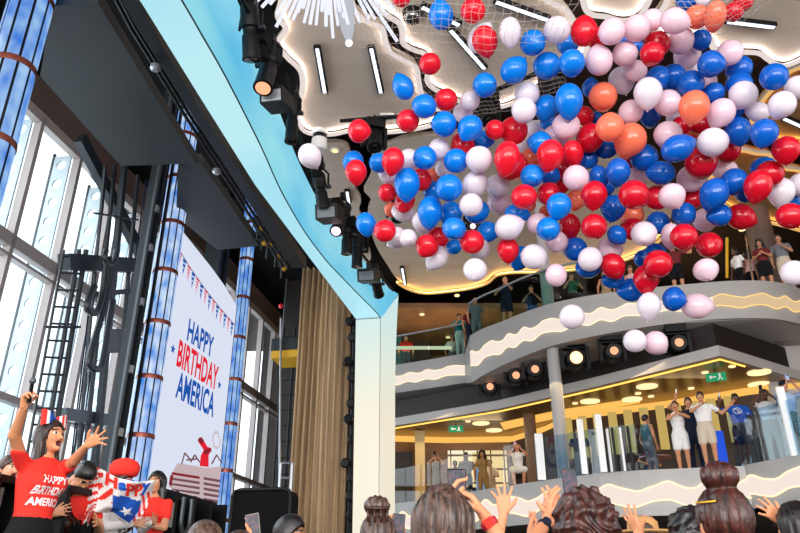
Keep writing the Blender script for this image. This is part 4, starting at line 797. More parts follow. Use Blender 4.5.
# ================================================================== BALLOONS
# x, y in the photograph, width, length, colour, overlap order (0 front), direction of the knot (deg, 90 = down), tilt of the knot towards the viewer
BL = '''401,-2,19,18,r,0,90,-8;441,15,25,31,b,0,260,0;473,11,25,27,r,0,90,-7;481,38,25,33,w,1,300,0;485,41,26,32,r,0,78,0;510,32,22,31,w,0,88,0;430,64,21,23,r,0,90,-8;403,87,21,28,b,0,245,0;424,106,24,27,b,0,200,-5;408,121,23,25,r,0,60,-6;359,131,24,23,r,0,5,1
353,162,23,20,b,1,200,-5;356,172,22,26,r,0,85,0;379,163,20,22,b,1,60,-6;393,161,23,29,r,0,100,0;389,174,22,22,w,2,100,-5;409,160,22,24,w,1,90,-6;425,158,24,26,b,0,50,7;439,150,22,25,w,1,100,-5;407,184,26,35,b,0,93,0;421,180,22,26,r,1,90,-6;432,177,16,18,c,2,90,-6;387,193,18,22,r,1,90,-6;405,201,25,20,r,1,20,-4;403,212,24,19,w,2,100,-4;391,210,14,18,c,3,90,-6;366,224,20,25,b,0,80,1;385,231,23,23,r,0,30,-7;396,238,22,24,w,1,110,-4;408,238,18,18,w,0,40,9
430,212,25,34,b,0,95,0;424,222,24,25,w,1,100,-3;427,246,24,24,r,0,120,3;438,238,22,24,r,1,90,-5;437,258,22,27,w,1,130,0;446,100,23,23,r,0,90,-8;470,101,20,20,w,1,90,-8;463,113,20,21,w,1,100,-5;485,85,25,25,b,0,350,6;444,124,26,26,b,0,180,3;470,128,25,28,b,0,120,1;495,130,20,22,r,1,90,-7;514,131,29,30,r,1,40,-5;507,158,26,36,r,0,98,0;512,166,32,30,r,2,60,-4;463,146,28,24,r,1,150,-3;484,140,22,18,b,2,90,-5;479,159,27,28,w,0,270,-7;456,161,25,25,b,0,90,-8;445,169,20,20,w,2,100,-6;449,188,27,28,b,0,90,-8;433,192,20,24,b,1,90,-5;475,184,28,25,w,1,200,-4;471,205,24,23,w,0,100,-8;498,186,25,24,w,2,90,-6;499,202,24,25,p,3,80,-2;477,212,26,24,b,2,70,-4;451,214,26,22,b,1,10,-4;454,229,24,23,b,0,100,7;454,247,16,16,b,2,90,-5;472,242,25,24,r,0,90,-8;479,249,22,24,w,1,60,-5;488,232,22,22,b,1,90,-6;509,227,26,30,w,0,340,0;517,214,20,26,b,1,10,0;508,250,22,26,r,0,88,1;475,270,24,25,w,0,100,6
520,258,22,26,b,1,110,-2;534,257,26,28,w,0,50,-4;556,275,23,21,p,0,170,-6;557,242,22,24,p,1,20,-4;575,249,24,26,b,1,200,-4;590,259,25,24,w,0,200,-7;588,268,25,20,b,1,90,-4
524,197,26,26,r,0,80,-6;527,205,18,15,c,2,90,-4;549,194,24,24,r,1,45,-5;559,206,25,28,b,0,100,1;538,224,22,23,p,1,90,-6;548,229,24,23,b,0,165,7;570,226,21,27,r,1,80,-2;594,227,26,28,r,0,80,-5;576,200,20,22,c,2,100,-3;594,195,26,30,r,0,95,0;545,212,12,14,c,3,90,-5
540,143,24,26,b,1,190,-4;556,137,24,28,p,2,20,0;550,155,27,33,r,0,103,0;573,153,21,27,r,1,80,-2;590,138,30,26,r,1,10,-4;588,160,20,20,b,2,100,5;576,178,26,28,p,0,80,-7;532,176,23,24,b,0,40,8;550,175,22,20,b,2,20,2;531,158,20,22,c,3,90,-5;561,169,22,22,r,2,60,-5;560,184,22,24,r,3,90,-5;535,132,22,24,w,3,90,-5;524,145,18,20,w,3,90,-5;599,177,24,20,b,1,160,-3
533,43,26,27,b,0,45,6;557,30,26,28,w,0,90,-8;584,31,27,34,r,0,270,-3;596,38,20,24,r,1,70,-2;568,44,22,22,b,2,50,6;547,66,28,28,b,1,80,5;572,63,26,29,b,0,90,-5;514,70,26,30,b,0,312,0;527,94,25,25,w,1,90,-7;524,110,25,28,w,0,280,-3;546,108,24,28,b,1,100,1;569,101,28,37,b,0,88,0;566,126,28,27,p,1,90,-7;584,116,20,20,r,2,90,-7;549,123,18,14,b,2,90,-5;599,60,27,33,p,0,260,-3;603,97,28,31,c,1,90,-5;610,127,28,32,c,0,275,-4;630,140,32,36,c,1,115,-2;591,88,18,20,b,2,270,0;595,120,16,18,b,2,90,-5
612,31,26,32,p,0,300,-4;637,28,27,30,p,0,330,-3;652,20,22,26,p,1,320,-3;652,54,24,25,r,0,110,-5;657,44,26,26,r,1,300,-5;625,40,14,14,b,3,90,-6;636,46,14,14,b,3,90,-6;625,54,25,25,p,0,90,-8;636,71,22,22,p,1,90,-7;622,80,27,28,w,1,75,0;648,93,28,33,w,0,92,0;658,79,26,24,b,1,20,-4;631,112,25,24,p,1,60,-6;650,117,20,24,b,2,90,-5;668,103,27,27,p,1,90,-7;673,78,26,30,b,2,90,-6;691,84,27,27,b,1,10,-6;694,107,30,35,c,0,100,0;721,113,27,31,p,0,120,-3;714,93,21,22,b,1,90,-7;711,64,27,27,b,0,0,4;730,53,26,26,p,1,60,-6;739,69,27,26,b,2,45,-4;739,84,26,22,b,1,90,-5;743,95,28,29,w,0,120,-4;774,77,27,27,b,0,80,-8;758,112,20,24,w,1,190,-2;782,105,26,29,w,0,120,-4;797,88,24,26,w,1,90,-7;735,110,18,18,b,1,90,-6;738,131,26,30,b,1,80,1;764,133,27,30,b,0,100,1;786,150,27,29,r,0,88,1;713,142,29,34,w,0,350,-3;727,150,26,28,r,1,80,-4;701,163,31,34,r,1,80,-4;678,148,27,36,b,0,335,0;668,135,28,29,p,1,100,-5;681,126,20,20,r,2,90,-6;700,123,26,22,r,2,90,-6;694,134,16,12,c,3,90,-5;661,173,24,29,b,1,180,0;644,158,28,30,b,1,185,4;618,172,24,29,b,0,95,-2;606,150,22,18,b,2,90,-5;629,160,18,18,r,2,90,-6;640,175,22,22,p,2,90,-6;630,179,14,14,w,3,90,-6
691,179,28,28,p,1,90,-6;725,170,22,30,p,2,10,-3;714,194,28,34,b,0,115,-1;734,182,28,26,b,1,30,-4;745,193,20,22,b,2,90,-5;758,186,27,34,r,0,105,-1;770,174,27,28,r,1,70,-4;764,169,26,24,b,2,90,-6;781,192,26,30,w,1,100,0;800,185,22,26,w,1,90,-6;788,200,26,26,b,2,120,-4;791,216,26,31,r,0,0,-2;719,215,23,26,b,1,165,2;741,217,26,31,r,2,20,0;705,220,24,26,p,2,90,-6;709,245,27,25,r,1,90,8;684,237,27,28,r,0,80,-2;684,214,24,24,b,1,40,-2;671,236,20,28,p,1,90,-3;672,196,27,26,p,0,60,2;693,199,22,20,r,3,90,-5;657,198,26,26,r,2,90,-6;658,223,24,23,b,1,90,-7;634,195,30,32,r,0,30,-2;613,208,25,28,b,1,100,0;606,187,18,22,b,3,90,-5;632,215,25,24,c,3,20,-3;633,229,23,25,r,2,200,-4;644,234,26,25,w,0,95,8;617,235,19,21,b,1,50,3;610,249,25,24,p,1,90,-6;613,266,24,28,r,0,60,-1;613,279,23,19,b,1,70,3;631,290,24,28,b,1,175,0;646,279,25,30,r,1,90,0;658,264,28,28,r,0,90,-8;655,255,24,24,b,2,20,-4;643,259,18,20,b,3,90,-5;674,299,25,23,b,0,10,4;649,306,23,29,w,0,95,0;697,306,26,33,p,1,2,0;635,341,23,24,w,0,40,-3;656,343,24,25,p,1,45,-1;706,270,25,23,p,0,60,5;794,273,26,25,w,0,90,-7;572,317,26,24,w,0,90,-8;310,156,23,27,w,0,60,-3
687,0,22,22,b,2,90,-5;703,0,14,14,w,2,90,-5;675,21,26,30,p,0,15,0;697,17,24,25,c,1,90,-6;715,16,22,31,c,0,100,-3;733,12,20,21,r,1,90,-6;743,2,20,20,r,2,90,-6;681,41,27,25,p,1,200,-5;687,55,26,31,p,2,115,-1;701,40,20,22,b,2,80,-4;694,70,16,16,w,3,90,-5;709,81,16,16,p,3,90,-5;674,118,14,18,w,3,0,-4'''
# light falloff put into colour: deeper blue and red further from the windows
bal = []
for tok in BL.replace('\n', ';').split(';'):
    t = tok.strip().split(',')
    if len(t) < 8: continue
    x, y, w_, h_ = map(float, t[:4]); bal.append(dict(x=x, y=y, w=w_, h=h_, c=t[4], k=int(t[5]), a=float(t[6]), t=float(t[7])))
def bprof(n=26, nn=24):
    """outline of a blown-up balloon along its axis: crown at +1, neck at -1"""
    V, F = [], []; pr = []
    for i in range(n + 1):
        t = math.pi * i / n; z = math.cos(t); r = math.sin(t)
        if z < 0: r *= 1 - 0.20 * (-z) ** 1.6; z *= 1.0 + 0.06 * (-z) ** 4
        else: r *= 1.0; z *= 0.96
        pr.append((z, r))
    return pr
PR = bprof()
def balloon_mesh(m):
    b = MB(); b.lathe((0, 0, 0), (0, 0, 1), [(z, max(r, 0.012)) for z, r in PR], 28); me_o = b.build('balloon', m, smooth=True, local=True, auto=False); me = me_o.data; bpy.data.objects.remove(me_o); return me
def knot_mesh(m):
    b = MB(); b.lathe((0, 0, -1.03), (0, 0, -1), [(0, .07), (.03, .05), (.06, .045), (.085, .075), (.1, .085), (.112, .06), (.10, .02)], 12); o = b.build('knot', m, smooth=True, local=True); me = o.data; bpy.data.objects.remove(o); return me
KM = {k: knot_mesh(k) for k in ('knot_blue', 'knot_red', 'knot_pale', 'knot_coral')}
BM = {k: balloon_mesh(k) for k in ('balloon_blue', 'balloon_blue_shaded', 'balloon_red', 'balloon_red_shaded', 'balloon_coral', 'balloon_white', 'balloon_pink')}
CN = dict(b='blue', r='red', w='white', p='pink', c='coral')
# labels: colour, neighbours, and the place in a row counted from the stage arch
bands = [(-50, 48, 'topmost row'), (48, 96, 'second row'), (96, 140, 'third row'), (140, 172, 'fourth row'), (172, 206, 'fifth row'), (206, 244, 'sixth row'), (244, 292, 'lowest row'), (292, 400, 'stray balloons below the cluster')]
ORDN = 'first second third fourth fifth sixth seventh eighth ninth tenth eleventh twelfth thirteenth fourteenth fifteenth sixteenth seventeenth eighteenth'.split()
lone = None
for q in bal:
    q['band'] = [n for a, b_, n in bands if a <= q['y'] < b_][0]
for q in bal:
    same = sorted([p for p in bal if p['band'] == q['band'] and p['c'] == q['c']], key=lambda p: p['x']); i = [id(p) for p in same].index(id(q)); cn = CN[q['c']]
    fr = [p for p in bal if p is not q and p['k'] < q['k'] and math.hypot(p['x'] - q['x'], p['y'] - q['y']) < 0.42 * (p['w'] + q['w'])]
    ft = '' if not fr else ' half behind a %s one' % CN[min(fr, key=lambda p: math.hypot(p['x'] - q['x'], p['y'] - q['y']))['c']]
    if not fr: ft = ', knot facing out' if q['t'] >= 5 else (', long teardrop' if q['h'] / q['w'] > 1.2 else '')
    if q['x'] < 330: q['label'] = 'lone white balloon by itself in front of the arch lights'
    elif 'stray' in q['band']: q['label'] = '%s balloon%s, %s %s of the strays before the balcony fronts' % (cn, ft, ORDN[i], cn.split()[-1]) if len(same) > 1 else 'only %s balloon among the strays before the balcony fronts' % cn
    elif len(same) == 1: q['label'] = '%s balloon%s, the only %s one in %s' % (cn, ft, cn, q['band'])
    else: q['label'] = '%s balloon%s, %s %s from the arch in %s' % (cn, ft, ORDN[i], cn.split()[-1], q['band'])
bal.sort(key=lambda q: q['k'])
FWD = np.array([0, CP, SP]); RGT = np.array([1.0, 0, 0]); UPV = np.array([0, -SP, CP])
placed = []
for q in bal:
    base = 8.6 - 1.3 * (q['x'] - 350) / 450 + rnd.uniform(-.12, .12) + 0.30 * q['k']
    if q['x'] < 330: base = 8.4
    if q['x'] > 620 and q['y'] > 290: base = 7.9
    d = base
    for _ in range(200):
        R = 0.25 * (q['w'] + q['h']) / FPX * d; P = atd(q['x'], q['y'], d); ok = True
        for (x2, y2, r2px, P2, R2, d2, k2) in placed:
            px = math.hypot(q['x'] - x2, q['y'] - y2)
            if px < 0.5 * (q['w'] + q['h']) / 2 + r2px:
                if np.linalg.norm(P - P2) < (R + R2) * 0.98 or (k2 < q['k'] and d <= d2): ok = False; break
        if ok: break
        d += 0.06
    placed.append((q['x'], q['y'], (q['w'] + q['h']) / 4, P, R, d, q['k'])); q['P'] = P; q['d'] = d
    th = math.radians(q['a']); t = q['t']; tl = math.radians(8 * t if abs(t) <= 9 else 0)
    inplane = RGT * math.cos(th) - UPV * math.sin(th); rd = unit(P - CAM)
    kd = unit(inplane * math.cos(tl) - rd * math.sin(tl)); ax = -kd
    rw = q['w'] / 2 / FPX * d; cl = abs(math.cos(tl)); rh = q['h'] / 2 / FPX * d
    ra = rh if cl > .5 else max(rw, rh) * 1.05
    if cl <= .5: rw = (rw + rh) / 2
    dark = q['x'] > 585 or (q['x'] > 520 and q['y'] > 160 and q['k'] > 0)  # picks the balloons whose shade is put into the colour
    mk = dict(b='balloon_blue_shaded' if dark else 'balloon_blue', r='balloon_red_shaded' if dark else 'balloon_red', w='balloon_white', p='balloon_pink', c='balloon_coral')[q['c']]
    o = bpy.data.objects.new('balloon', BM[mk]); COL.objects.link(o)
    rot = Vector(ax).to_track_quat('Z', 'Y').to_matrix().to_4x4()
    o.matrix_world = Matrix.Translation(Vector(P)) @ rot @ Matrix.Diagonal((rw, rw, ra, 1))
    tag(o, q['label'], 'balloon', 'falling party balloons')
    kn = bpy.data.objects.new('knot', KM[dict(b='knot_blue', r='knot_red', w='knot_pale', p='knot_pale', c='knot_coral')[q['c']]]); COL.objects.link(kn); kn.parent = o
# ---- the drop net draped under the ceiling
def net(name, grid, nu, nv, label, m='net', rad=0.002):
    """grid: rows of (x, y, depth) control points, interpolated to nu x nv cords"""
    G = np.array([[atd(*c) for c in row] for row in grid]); R_, C_ = G.shape[:2]
    def at(u, v):
        u *= R_ - 1; v *= C_ - 1; i = min(int(u), R_ - 2); j = min(int(v), C_ - 2); a, b_ = u - i, v - j
        return G[i, j] * (1 - a) * (1 - b_) + G[i + 1, j] * a * (1 - b_) + G[i, j + 1] * (1 - a) * b_ + G[i + 1, j + 1] * a * b_
    b = MB()
    for i in range(nu + 1): b.tube([at(i / nu, j / nv * 1.0) + np.array([.012 * math.sin(i * 3 + j), .0, .012 * math.cos(i + j * 2)]) for j in range(nv + 1)], rad, 4, cap=False)
    for j in range(nv + 1): b.tube([at(i / nu, j / nv) + np.array([.012 * math.sin(i * 3 + j), .0, .012 * math.cos(i + j * 2)]) for i in range(nu + 1)], rad, 4, cap=False)
    return tag(b.build(name, m), label, 'net')
net('balloon_net', [[(352, -20, 7.6), (420, -20, 7.4), (500, -20, 7.3), (590, -20, 7.3)], [(355, 42, 8.2), (420, 35, 7.7), (490, 40, 7.6), (560, 38, 7.7)], [(398, 95, 9.6), (440, 88, 9.5), (500, 80, 9.6), (560, 66, 9.8)], [(424, 126, 11.0), (465, 116, 11.0), (512, 110, 11.0), (570, 98, 11.0)]], 22, 30, 'fine white drop net draped over the uppermost balloons, nearer the arch')
net('balloon_net', [[(655, -25, 6.7), (700, -25, 6.7), (745, -25, 6.8), (800, -25, 6.9)], [(680, 8, 6.8), (715, 4, 6.8), (735, -2, 6.9), (770, -10, 7.2)], [(716, 36, 7.9), (734, 28, 7.6), (750, 15, 7.6), (772, 2, 7.8)]], 12, 16, 'fine white drop net over the red balloons at the far top')
# ================================================================== PEOPLE
class Field:
    def __init__(s, lo, hi, h):
        lo = np.array(lo, float) - 3 * h; hi = np.array(hi, float) + 3 * h; s.h = h; s.lo = lo; s.n = np.maximum(4, np.ceil((hi - lo) / h).astype(int) + 1)
        s.ax = [lo[i] + h * np.arange(s.n[i]) for i in range(3)]; s.f = np.full(tuple(s.n), 0.25)
    def sl(s, lo, hi, pad):
        r = []
        for i in range(3):
            a = int(max(0, math.floor((lo[i] - pad - s.lo[i]) / s.h))); b = int(min(s.n[i], math.ceil((hi[i] + pad - s.lo[i]) / s.h) + 1))
            if b <= a: return None
            r.append(slice(a, b))
        return tuple(r)
    def pts(s, q): return s.ax[0][q[0]][:, None, None], s.ax[1][q[1]][None, :, None], s.ax[2][q[2]][None, None, :]
    def add(s, prim, k=0.02):
        fn, lo, hi = prim; q = s.sl(lo, hi, k + 2.5 * s.h)
        if q is None: return s
        d = fn(*s.pts(q)); a = s.f[q]
        if k <= 0: s.f[q] = np.minimum(a, d); return s
        t = np.clip(.5 + .5 * (a - d) / k, 0, 1); s.f[q] = a * (1 - t) + d * t - k * t * (1 - t); return s
    def sub(s, prim):
        fn, lo, hi = prim; q = s.sl(lo, hi, 2 * s.h)
        if q is not None: s.f[q] = np.maximum(s.f[q], -fn(*s.pts(q)))
        return s
    def cut(s, n, d):
        """keep the side where n.p < d"""
        n = unit(n); X, Y, Z = s.pts((slice(None),) * 3); s.f = np.maximum(s.f, n[0] * X + n[1] * Y + n[2] * Z - d); return s
    def mesh(s):
        f = s.f; n = np.array(f.shape) - 1; ins = f < 0; c = np.zeros(tuple(n), int)
        for dx in (0, 1):
            for dy in (0, 1):
                for dz in (0, 1): c += ins[dx:n[0] + dx, dy:n[1] + dy, dz:n[2] + dz]
        act = (c > 0) & (c < 8); idx = np.full(tuple(n), -1); A = np.argwhere(act); idx[act] = np.arange(len(A))
        P = np.zeros((len(A), 3)); w = np.zeros(len(A)); cor = [(0, 0, 0), (1, 0, 0), (0, 1, 0), (1, 1, 0), (0, 0, 1), (1, 0, 1), (0, 1, 1), (1, 1, 1)]
        for a in range(8):
            for b in range(a + 1, 8):
                df = np.abs(np.array(cor[a]) - np.array(cor[b]))
                if df.sum() != 1: continue
                fa = f[A[:, 0] + cor[a][0], A[:, 1] + cor[a][1], A[:, 2] + cor[a][2]]; fb = f[A[:, 0] + cor[b][0], A[:, 1] + cor[b][1], A[:, 2] + cor[b][2]]
                m = (fa < 0) != (fb < 0); t = np.where(m, fa / np.where(m, fa - fb, 1), 0)
                P += m[:, None] * (np.array(cor[a]) + t[:, None] * (np.array(cor[b]) - np.array(cor[a]))); w += m
        V = s.lo + s.h * (A + P / np.maximum(w, 1)[:, None]); F = []
        for axis in range(3):
            o1, o2 = [(1, 2), (2, 0), (0, 1)][axis]; d = np.zeros(3, int); d[axis] = 1
            a = ins[:f.shape[0] - d[0], :f.shape[1] - d[1], :f.shape[2] - d[2]]; b = ins[d[0]:, d[1]:, d[2]:]
            for sgn, mk in ((1, a & ~b), (-1, b & ~a)):
                Q = np.argwhere(mk)
                if len(Q) == 0: continue
                ok = (Q[:, o1] > 0) & (Q[:, o2] > 0) & (Q[:, o1] < n[o1]) & (Q[:, o2] < n[o2]); Q = Q[ok]
                e1 = np.zeros(3, int); e1[o1] = 1; e2 = np.zeros(3, int); e2[o2] = 1
                g = lambda q: idx[q[:, 0], q[:, 1], q[:, 2]]
                q4 = np.stack([g(Q - e1 - e2), g(Q - e2), g(Q), g(Q - e1)], 1); q4 = q4[(q4 >= 0).all(1)]
                F += [tuple(x) for x in (q4 if sgn > 0 else q4[:, ::-1])]
        return V, F
def cap(a, b, ra, rb=None):
    a = np.asarray(a, float); b = np.asarray(b, float); rb = ra if rb is None else rb; ba = b - a; L = max(ba @ ba, 1e-9); R = max(ra, rb)
    def fn(X, Y, Z):
        px, py, pz = X - a[0], Y - a[1], Z - a[2]; t = np.clip((px * ba[0] + py * ba[1] + pz * ba[2]) / L, 0, 1)
        return np.sqrt((px - t * ba[0]) ** 2 + (py - t * ba[1]) ** 2 + (pz - t * ba[2]) ** 2) - (ra + (rb - ra) * t)
    return fn, np.minimum(a, b) - R, np.maximum(a, b) + R
def ell(c, r, R=None):
    c = np.asarray(c, float); r = np.asarray(r, float); R = np.eye(3) if R is None else R; mx = r.max()
    def fn(X, Y, Z):
        p = [X - c[0], Y - c[1], Z - c[2]]; q = [sum(R[j, i] * p[j] for j in range(3)) for i in range(3)]
        k0 = np.sqrt(sum((q[i] / r[i]) ** 2 for i in range(3))); k1 = np.sqrt(sum((q[i] / r[i] ** 2) ** 2 for i in range(3))); return k0 * (k0 - 1) / np.maximum(k1, 1e-6)
    return fn, c - mx, c + mx
def torso(P0, R, H, sex, off=0.0, zlo=None, zhi=None):
    if sex == 'm': pr = [(.46, .074, .058), (.52, .092, .066), (.60, .086, .062), (.68, .098, .068), (.75, .110, .072), (.80, .105, .062), (.835, .062, .048), (.86, .03, .03)]
    else: pr = [(.46, .076, .06), (.52, .098, .07), (.61, .072, .056), (.68, .084, .064), (.745, .092, .076), (.795, .092, .058), (.835, .05, .042), (.86, .026, .027)]
    z = np.array([p[0] for p in pr]) * H; a = np.array([p[1] for p in pr]) * H + off; b = np.array([p[2] for p in pr]) * H + off; z0 = .52 * H
    def fn(X, Y, Z):
        px, py, pz = X - P0[0], Y - P0[1], Z - P0[2]
        lx = R[0, 0] * px + R[1, 0] * py + R[2, 0] * pz; ly = R[0, 1] * px + R[1, 1] * py + R[2, 1] * pz; lz = R[0, 2] * px + R[1, 2] * py + R[2, 2] * pz + z0
        A = np.interp(lz, z, a); B = np.interp(lz, z, b); d = (np.sqrt((lx / A) ** 2 + (ly / B) ** 2) - 1) * np.minimum(A, B) * .9
        return np.maximum(d, np.maximum((zlo if zlo is not None else z[0]) - lz, lz - (zhi if zhi is not None else z[-1])))
    r = .5 * H; return fn, P0 - np.array([.26, .26, .22]) * H, P0 + np.array([.26, .26, .45]) * H
def rotx(a): c, s = math.cos(a), math.sin(a); return np.array([[1, 0, 0], [0, c, -s], [0, s, c]])
def roty(a): c, s = math.cos(a), math.sin(a); return np.array([[c, 0, s], [0, 1, 0], [-s, 0, c]])
def rotz(a): c, s = math.cos(a), math.sin(a); return np.array([[c, -s, 0], [s, c, 0], [0, 0, 1]])
def ik(S_, T, L1, L2, hint):
    d = T - S_; L = np.linalg.norm(d); L = min(L, (L1 + L2) * .998); u = unit(d); T = S_ + u * L
    a = (L1 * L1 - L2 * L2 + L * L) / (2 * L); h = math.sqrt(max(L1 * L1 - a * a, 0)); hv = np.asarray(hint, float); hv = unit(hv - u * (hv @ u)); return S_ + u * a + hv * h, T
def hand_prims(wr, d, pn, s, right, curl=.2, spread=.25):
    d = unit(d); pn = unit(pn - d * (pn @ d)); th = np.cross(d, pn) * (1 if right else -1); out = []
    kn = [wr + d * s * .092 + th * s * (.030 - .02 * i) - (d * s * .008 * abs(i - 1.2)) for i in range(4)]
    for k in kn: out.append((cap(wr + d * s * .012 + (k - wr - d * s * .09) * .55, k, .016 * s, .012 * s), .014 * s))
    Ls = [.070, .078, .072, .056]
    for i, k in enumerate(kn):
        a = spread * (1.2 - i) * .8; f = unit(d * math.cos(a) + th * math.sin(a)); c1 = curl * 1.0; c2 = curl * 2.2
        p1 = k + (f * math.cos(c1) + pn * math.sin(c1)) * Ls[i] * s * .52; p2 = p1 + (f * math.cos(c2) + pn * math.sin(c2)) * Ls[i] * s * .5
        out.append((cap(k, p1, .0098 * s, .0088 * s), .003)); out.append((cap(p1, p2, .0088 * s, .0072 * s), .003))
    b0 = wr + d * s * .022 + th * s * .022; c1 = unit(d * .62 + th * (.75 if spread > .1 else .45) + pn * (.15 + .4 * curl)); p1 = b0 + c1 * s * .048; p2 = p1 + unit(c1 + d * .5 + pn * .35 * curl) * s * .034
    out.append((cap(b0, p1, .015 * s, .0115 * s), .008)); out.append((cap(p1, p2, .0115 * s, .0088 * s), .003)); return out
PEOPLE = {}
def person(label, loc, yaw, H=1.68, sex='f', skin='skin_fair', top=('cloth_white', 'short'), bottom=('cloth_navy', 'pants'), hair=('long', 'hair_brown'), aR=None, aL=None, eR=(.6, -.3, -.8), eL=(-.6, -.3, -.8),
           lean=0.0, side=0.0, head=(0, 0), sit=False, h=.019, hh=.011, hd=.009, hands=((.2, .25), (.2, .25)), hdR=None, hdL=None, pnR=None, pnL=None, mouth=False, group=None, hem=.47, shoes='white', step=0.0, name='person', extra=None):
    """local frame: x to the person's right... the person looks along +y; loc is where the feet stand"""
    s = H / 1.7; root = thing(name, label, 'person', loc, group, yaw); P0 = np.array([0, 0, .52 * H]) if not sit else np.array([0, -.05, sit + .075 * H])
    Rt = rotx(-lean) @ roty(side); T = lambda p: P0 + Rt @ (np.asarray(p, float) - np.array([0, 0, .52 * H]))
    sw = (.112 if sex == 'm' else .098) * H; Sh = {1: T((sw, 0, .80 * H)), -1: T((-sw, 0, .80 * H))}; L1, L2 = .168 * H, .148 * H
    hips = {1: T((.05 * H, 0, .50 * H)), -1: T((-.05 * H, 0, .50 * H))}
    fields = []
    pos = {}
    for sd, tgt, hint in ((1, aR, eR), (-1, aL, eL)):
        tg = np.array(tgt if tgt is not None else (sd * .16 * H, .03 * H, .50 * H), float); hint = np.array(hint, float); E_, Wr = ik(Sh[sd], tg, L1, L2, hint); pos[sd] = (Sh[sd], E_, Wr)
    legs = {}
    for sd in (1, -1):
        if not sit: K, A_ = ik(hips[sd], np.array([sd * .06 * H, sd * step, .05 * H]), .24 * H, .22 * H, (sd * .15, 1, 0))
        else: K = hips[sd] + np.array([sd * .05 * H, .235 * H, -.01]); A_ = np.array([sd * .07 * H, .24 * H + sd * .03, max(.05 * H, sit - .43 * H)])
        legs[sd] = (hips[sd], K, A_)
    HC = T((0, .012 * H, .93 * H)); Rh = Rt @ rotz(head[0]) @ rotx(head[1]); hp = lambda p: HC + Rh @ (np.asarray(p, float) * s)
    allp = np.array([q for v in list(pos.values()) + list(legs.values()) for q in v] + [hp((0, 0, .13)), P0]); lo, hi = allp.min(0) - .14 * H, allp.max(0) + .14 * H; lo[2] = max(lo[2], -.01)
    # --- body: one continuous surface
    F = Field(lo, hi, h); F.add(torso(P0, Rt, H, sex), .0)
    if sex == 'f':
        for sd in (1, -1): F.add(ell(T((sd * .043 * H, .055 * H, .735 * H)), np.array([.036, .034, .036]) * H, Rt), .03)
    for sd in (1, -1):
        a, e, w_ = pos[sd]; F.add(cap(a, e, .029 * H if sex == 'm' else .026 * H, .023 * H), .03); F.add(cap(e, w_, .0235 * H, .0155 * H), .012)
        a, k_, f_ = legs[sd]; F.add(cap(a, k_, .055 * H, .034 * H), .03); F.add(cap(k_, f_, .034 * H, .021 * H), .012); F.add(ell(k_ * .62 + f_ * .38 + np.array([0, -.012 * H, 0]), np.array([.028, .03, .06]) * H), .02)
    F.add(cap(T((0, -.005 * H, .82 * H)), hp((0, -.02, -.03)), .033 * H, .030 * H), .03)
    b = MB(); V, Fc = F.mesh(); b.add(V, Fc, 0)
    # head on a finer grid
    HF = Field(HC - .17 * s, HC + .17 * s, hh)
    HF.add(ell(hp((0, -.014, .022)), np.array([.073, .093, .090]) * s, Rh), 0); HF.add(ell(hp((0, .022, -.045)), np.array([.056, .064, .074]) * s, Rh), .03 * s)
    HF.add(cap(hp((0, .08, .008)), hp((0, .101, -.026)), .009 * s, .014 * s), .012 * s); HF.add(ell(hp((0, .07, -.098)), np.array([.024, .02, .018]) * s, Rh), .02 * s); HF.add(cap(hp((-.032, .074, .03)), hp((.032, .074, .03)), .012 * s), .012 * s)
    for sd in (1, -1): HF.add(ell(hp((sd * .073, -.012, -.008)), np.array([.011, .02, .031]) * s, Rh), .006 * s); HF.add(ell(hp((sd * .036, .066, -.03)), np.array([.02, .018, .02]) * s, Rh), .015 * s)
    HF.add(cap(hp((0, -.025, -.02)), hp((0, -.04, -.15)), .052 * s, .052 * s), .02 * s)
    for sd in (1, -1): HF.sub(ell(hp((sd * .031, .096, .011)), np.array([.016, .018, .011]) * s, Rh))
    if mouth: HF.sub(ell(hp((0, .088, -.064)), np.array([.022, .03, .021]) * s, Rh))
    else: HF.add(ell(hp((0, .083, -.058)), np.array([.022, .012, .010]) * s, Rh), .006 * s)
    V, Fc = HF.mesh(); loc_ = (np.array([V[list(f)].mean(0) for f in Fc]) - HC) @ Rh / s; o = len(b.v); b.add(V, Fc, 0); m0 = len(b.m) - len(Fc)
    for i, p in enumerate(loc_):
        x, y, z = p
        if y < .045: continue
        ax = abs(x)
        if .017 < ax < .044 and .004 < z < .0175: b.m[m0 + i] = 3 if abs(ax - .03) < .0075 else 2
        elif .012 < ax < .05 and .028 < z < .041: b.m[m0 + i] = 3
        elif ax < .024 and -.069 < z < -.049 and not mouth: b.m[m0 + i] = 1
        elif mouth and ax < .022 and -.085 < z < -.044: b.m[m0 + i] = 4 if (abs(z + .064) < .017 and ax < .019) else 1
    # hands
    info = {}
    for sd, hdir, pn, (cu, sp) in ((1, hdR, pnR, hands[0]), (-1, hdL, pnL, hands[1])):
        a, e, w_ = pos[sd]; d = unit(np.array(hdir, float)) if hdir is not None else unit(w_ - e); pn = np.array(pn, float) if pn is not None else np.array([-sd * 1.0, .3, 0.05])
        if abs(unit(pn) @ d) > .95: pn = np.array([0, 1.0, .1])
        hf = Field(w_ - .22 * s, w_ + .22 * s, hd)
        for pr, k in hand_prims(w_, d, pn, s, sd == 1, cu, sp): hf.add(pr, k)
        hf.add(cap(w_ - unit(w_ - e) * .05 * s, w_ + d * .02 * s, .0155 * H, .017 * s), .012)
        V, Fc = hf.mesh(); b.add(V, Fc, 0); info[sd] = (w_ + d * .1 * s, d, unit(pn - d * (pn @ d)), w_)
    b.build('body', [skin, 'lips', 'eye_white', 'eye_dark', 'mouth'], root, True, True, False)
    # --- clothes
    def cloth(nm, m, fn, cuts=()):
        g = Field(lo, hi, h); fn(g)
        for n_, d_ in cuts: g.cut(n_, d_)
        V, Fc = g.mesh()
        if not Fc: return None
        q = MB(); q.add(V, Fc); return q.build(nm, m, root, True, True, False)
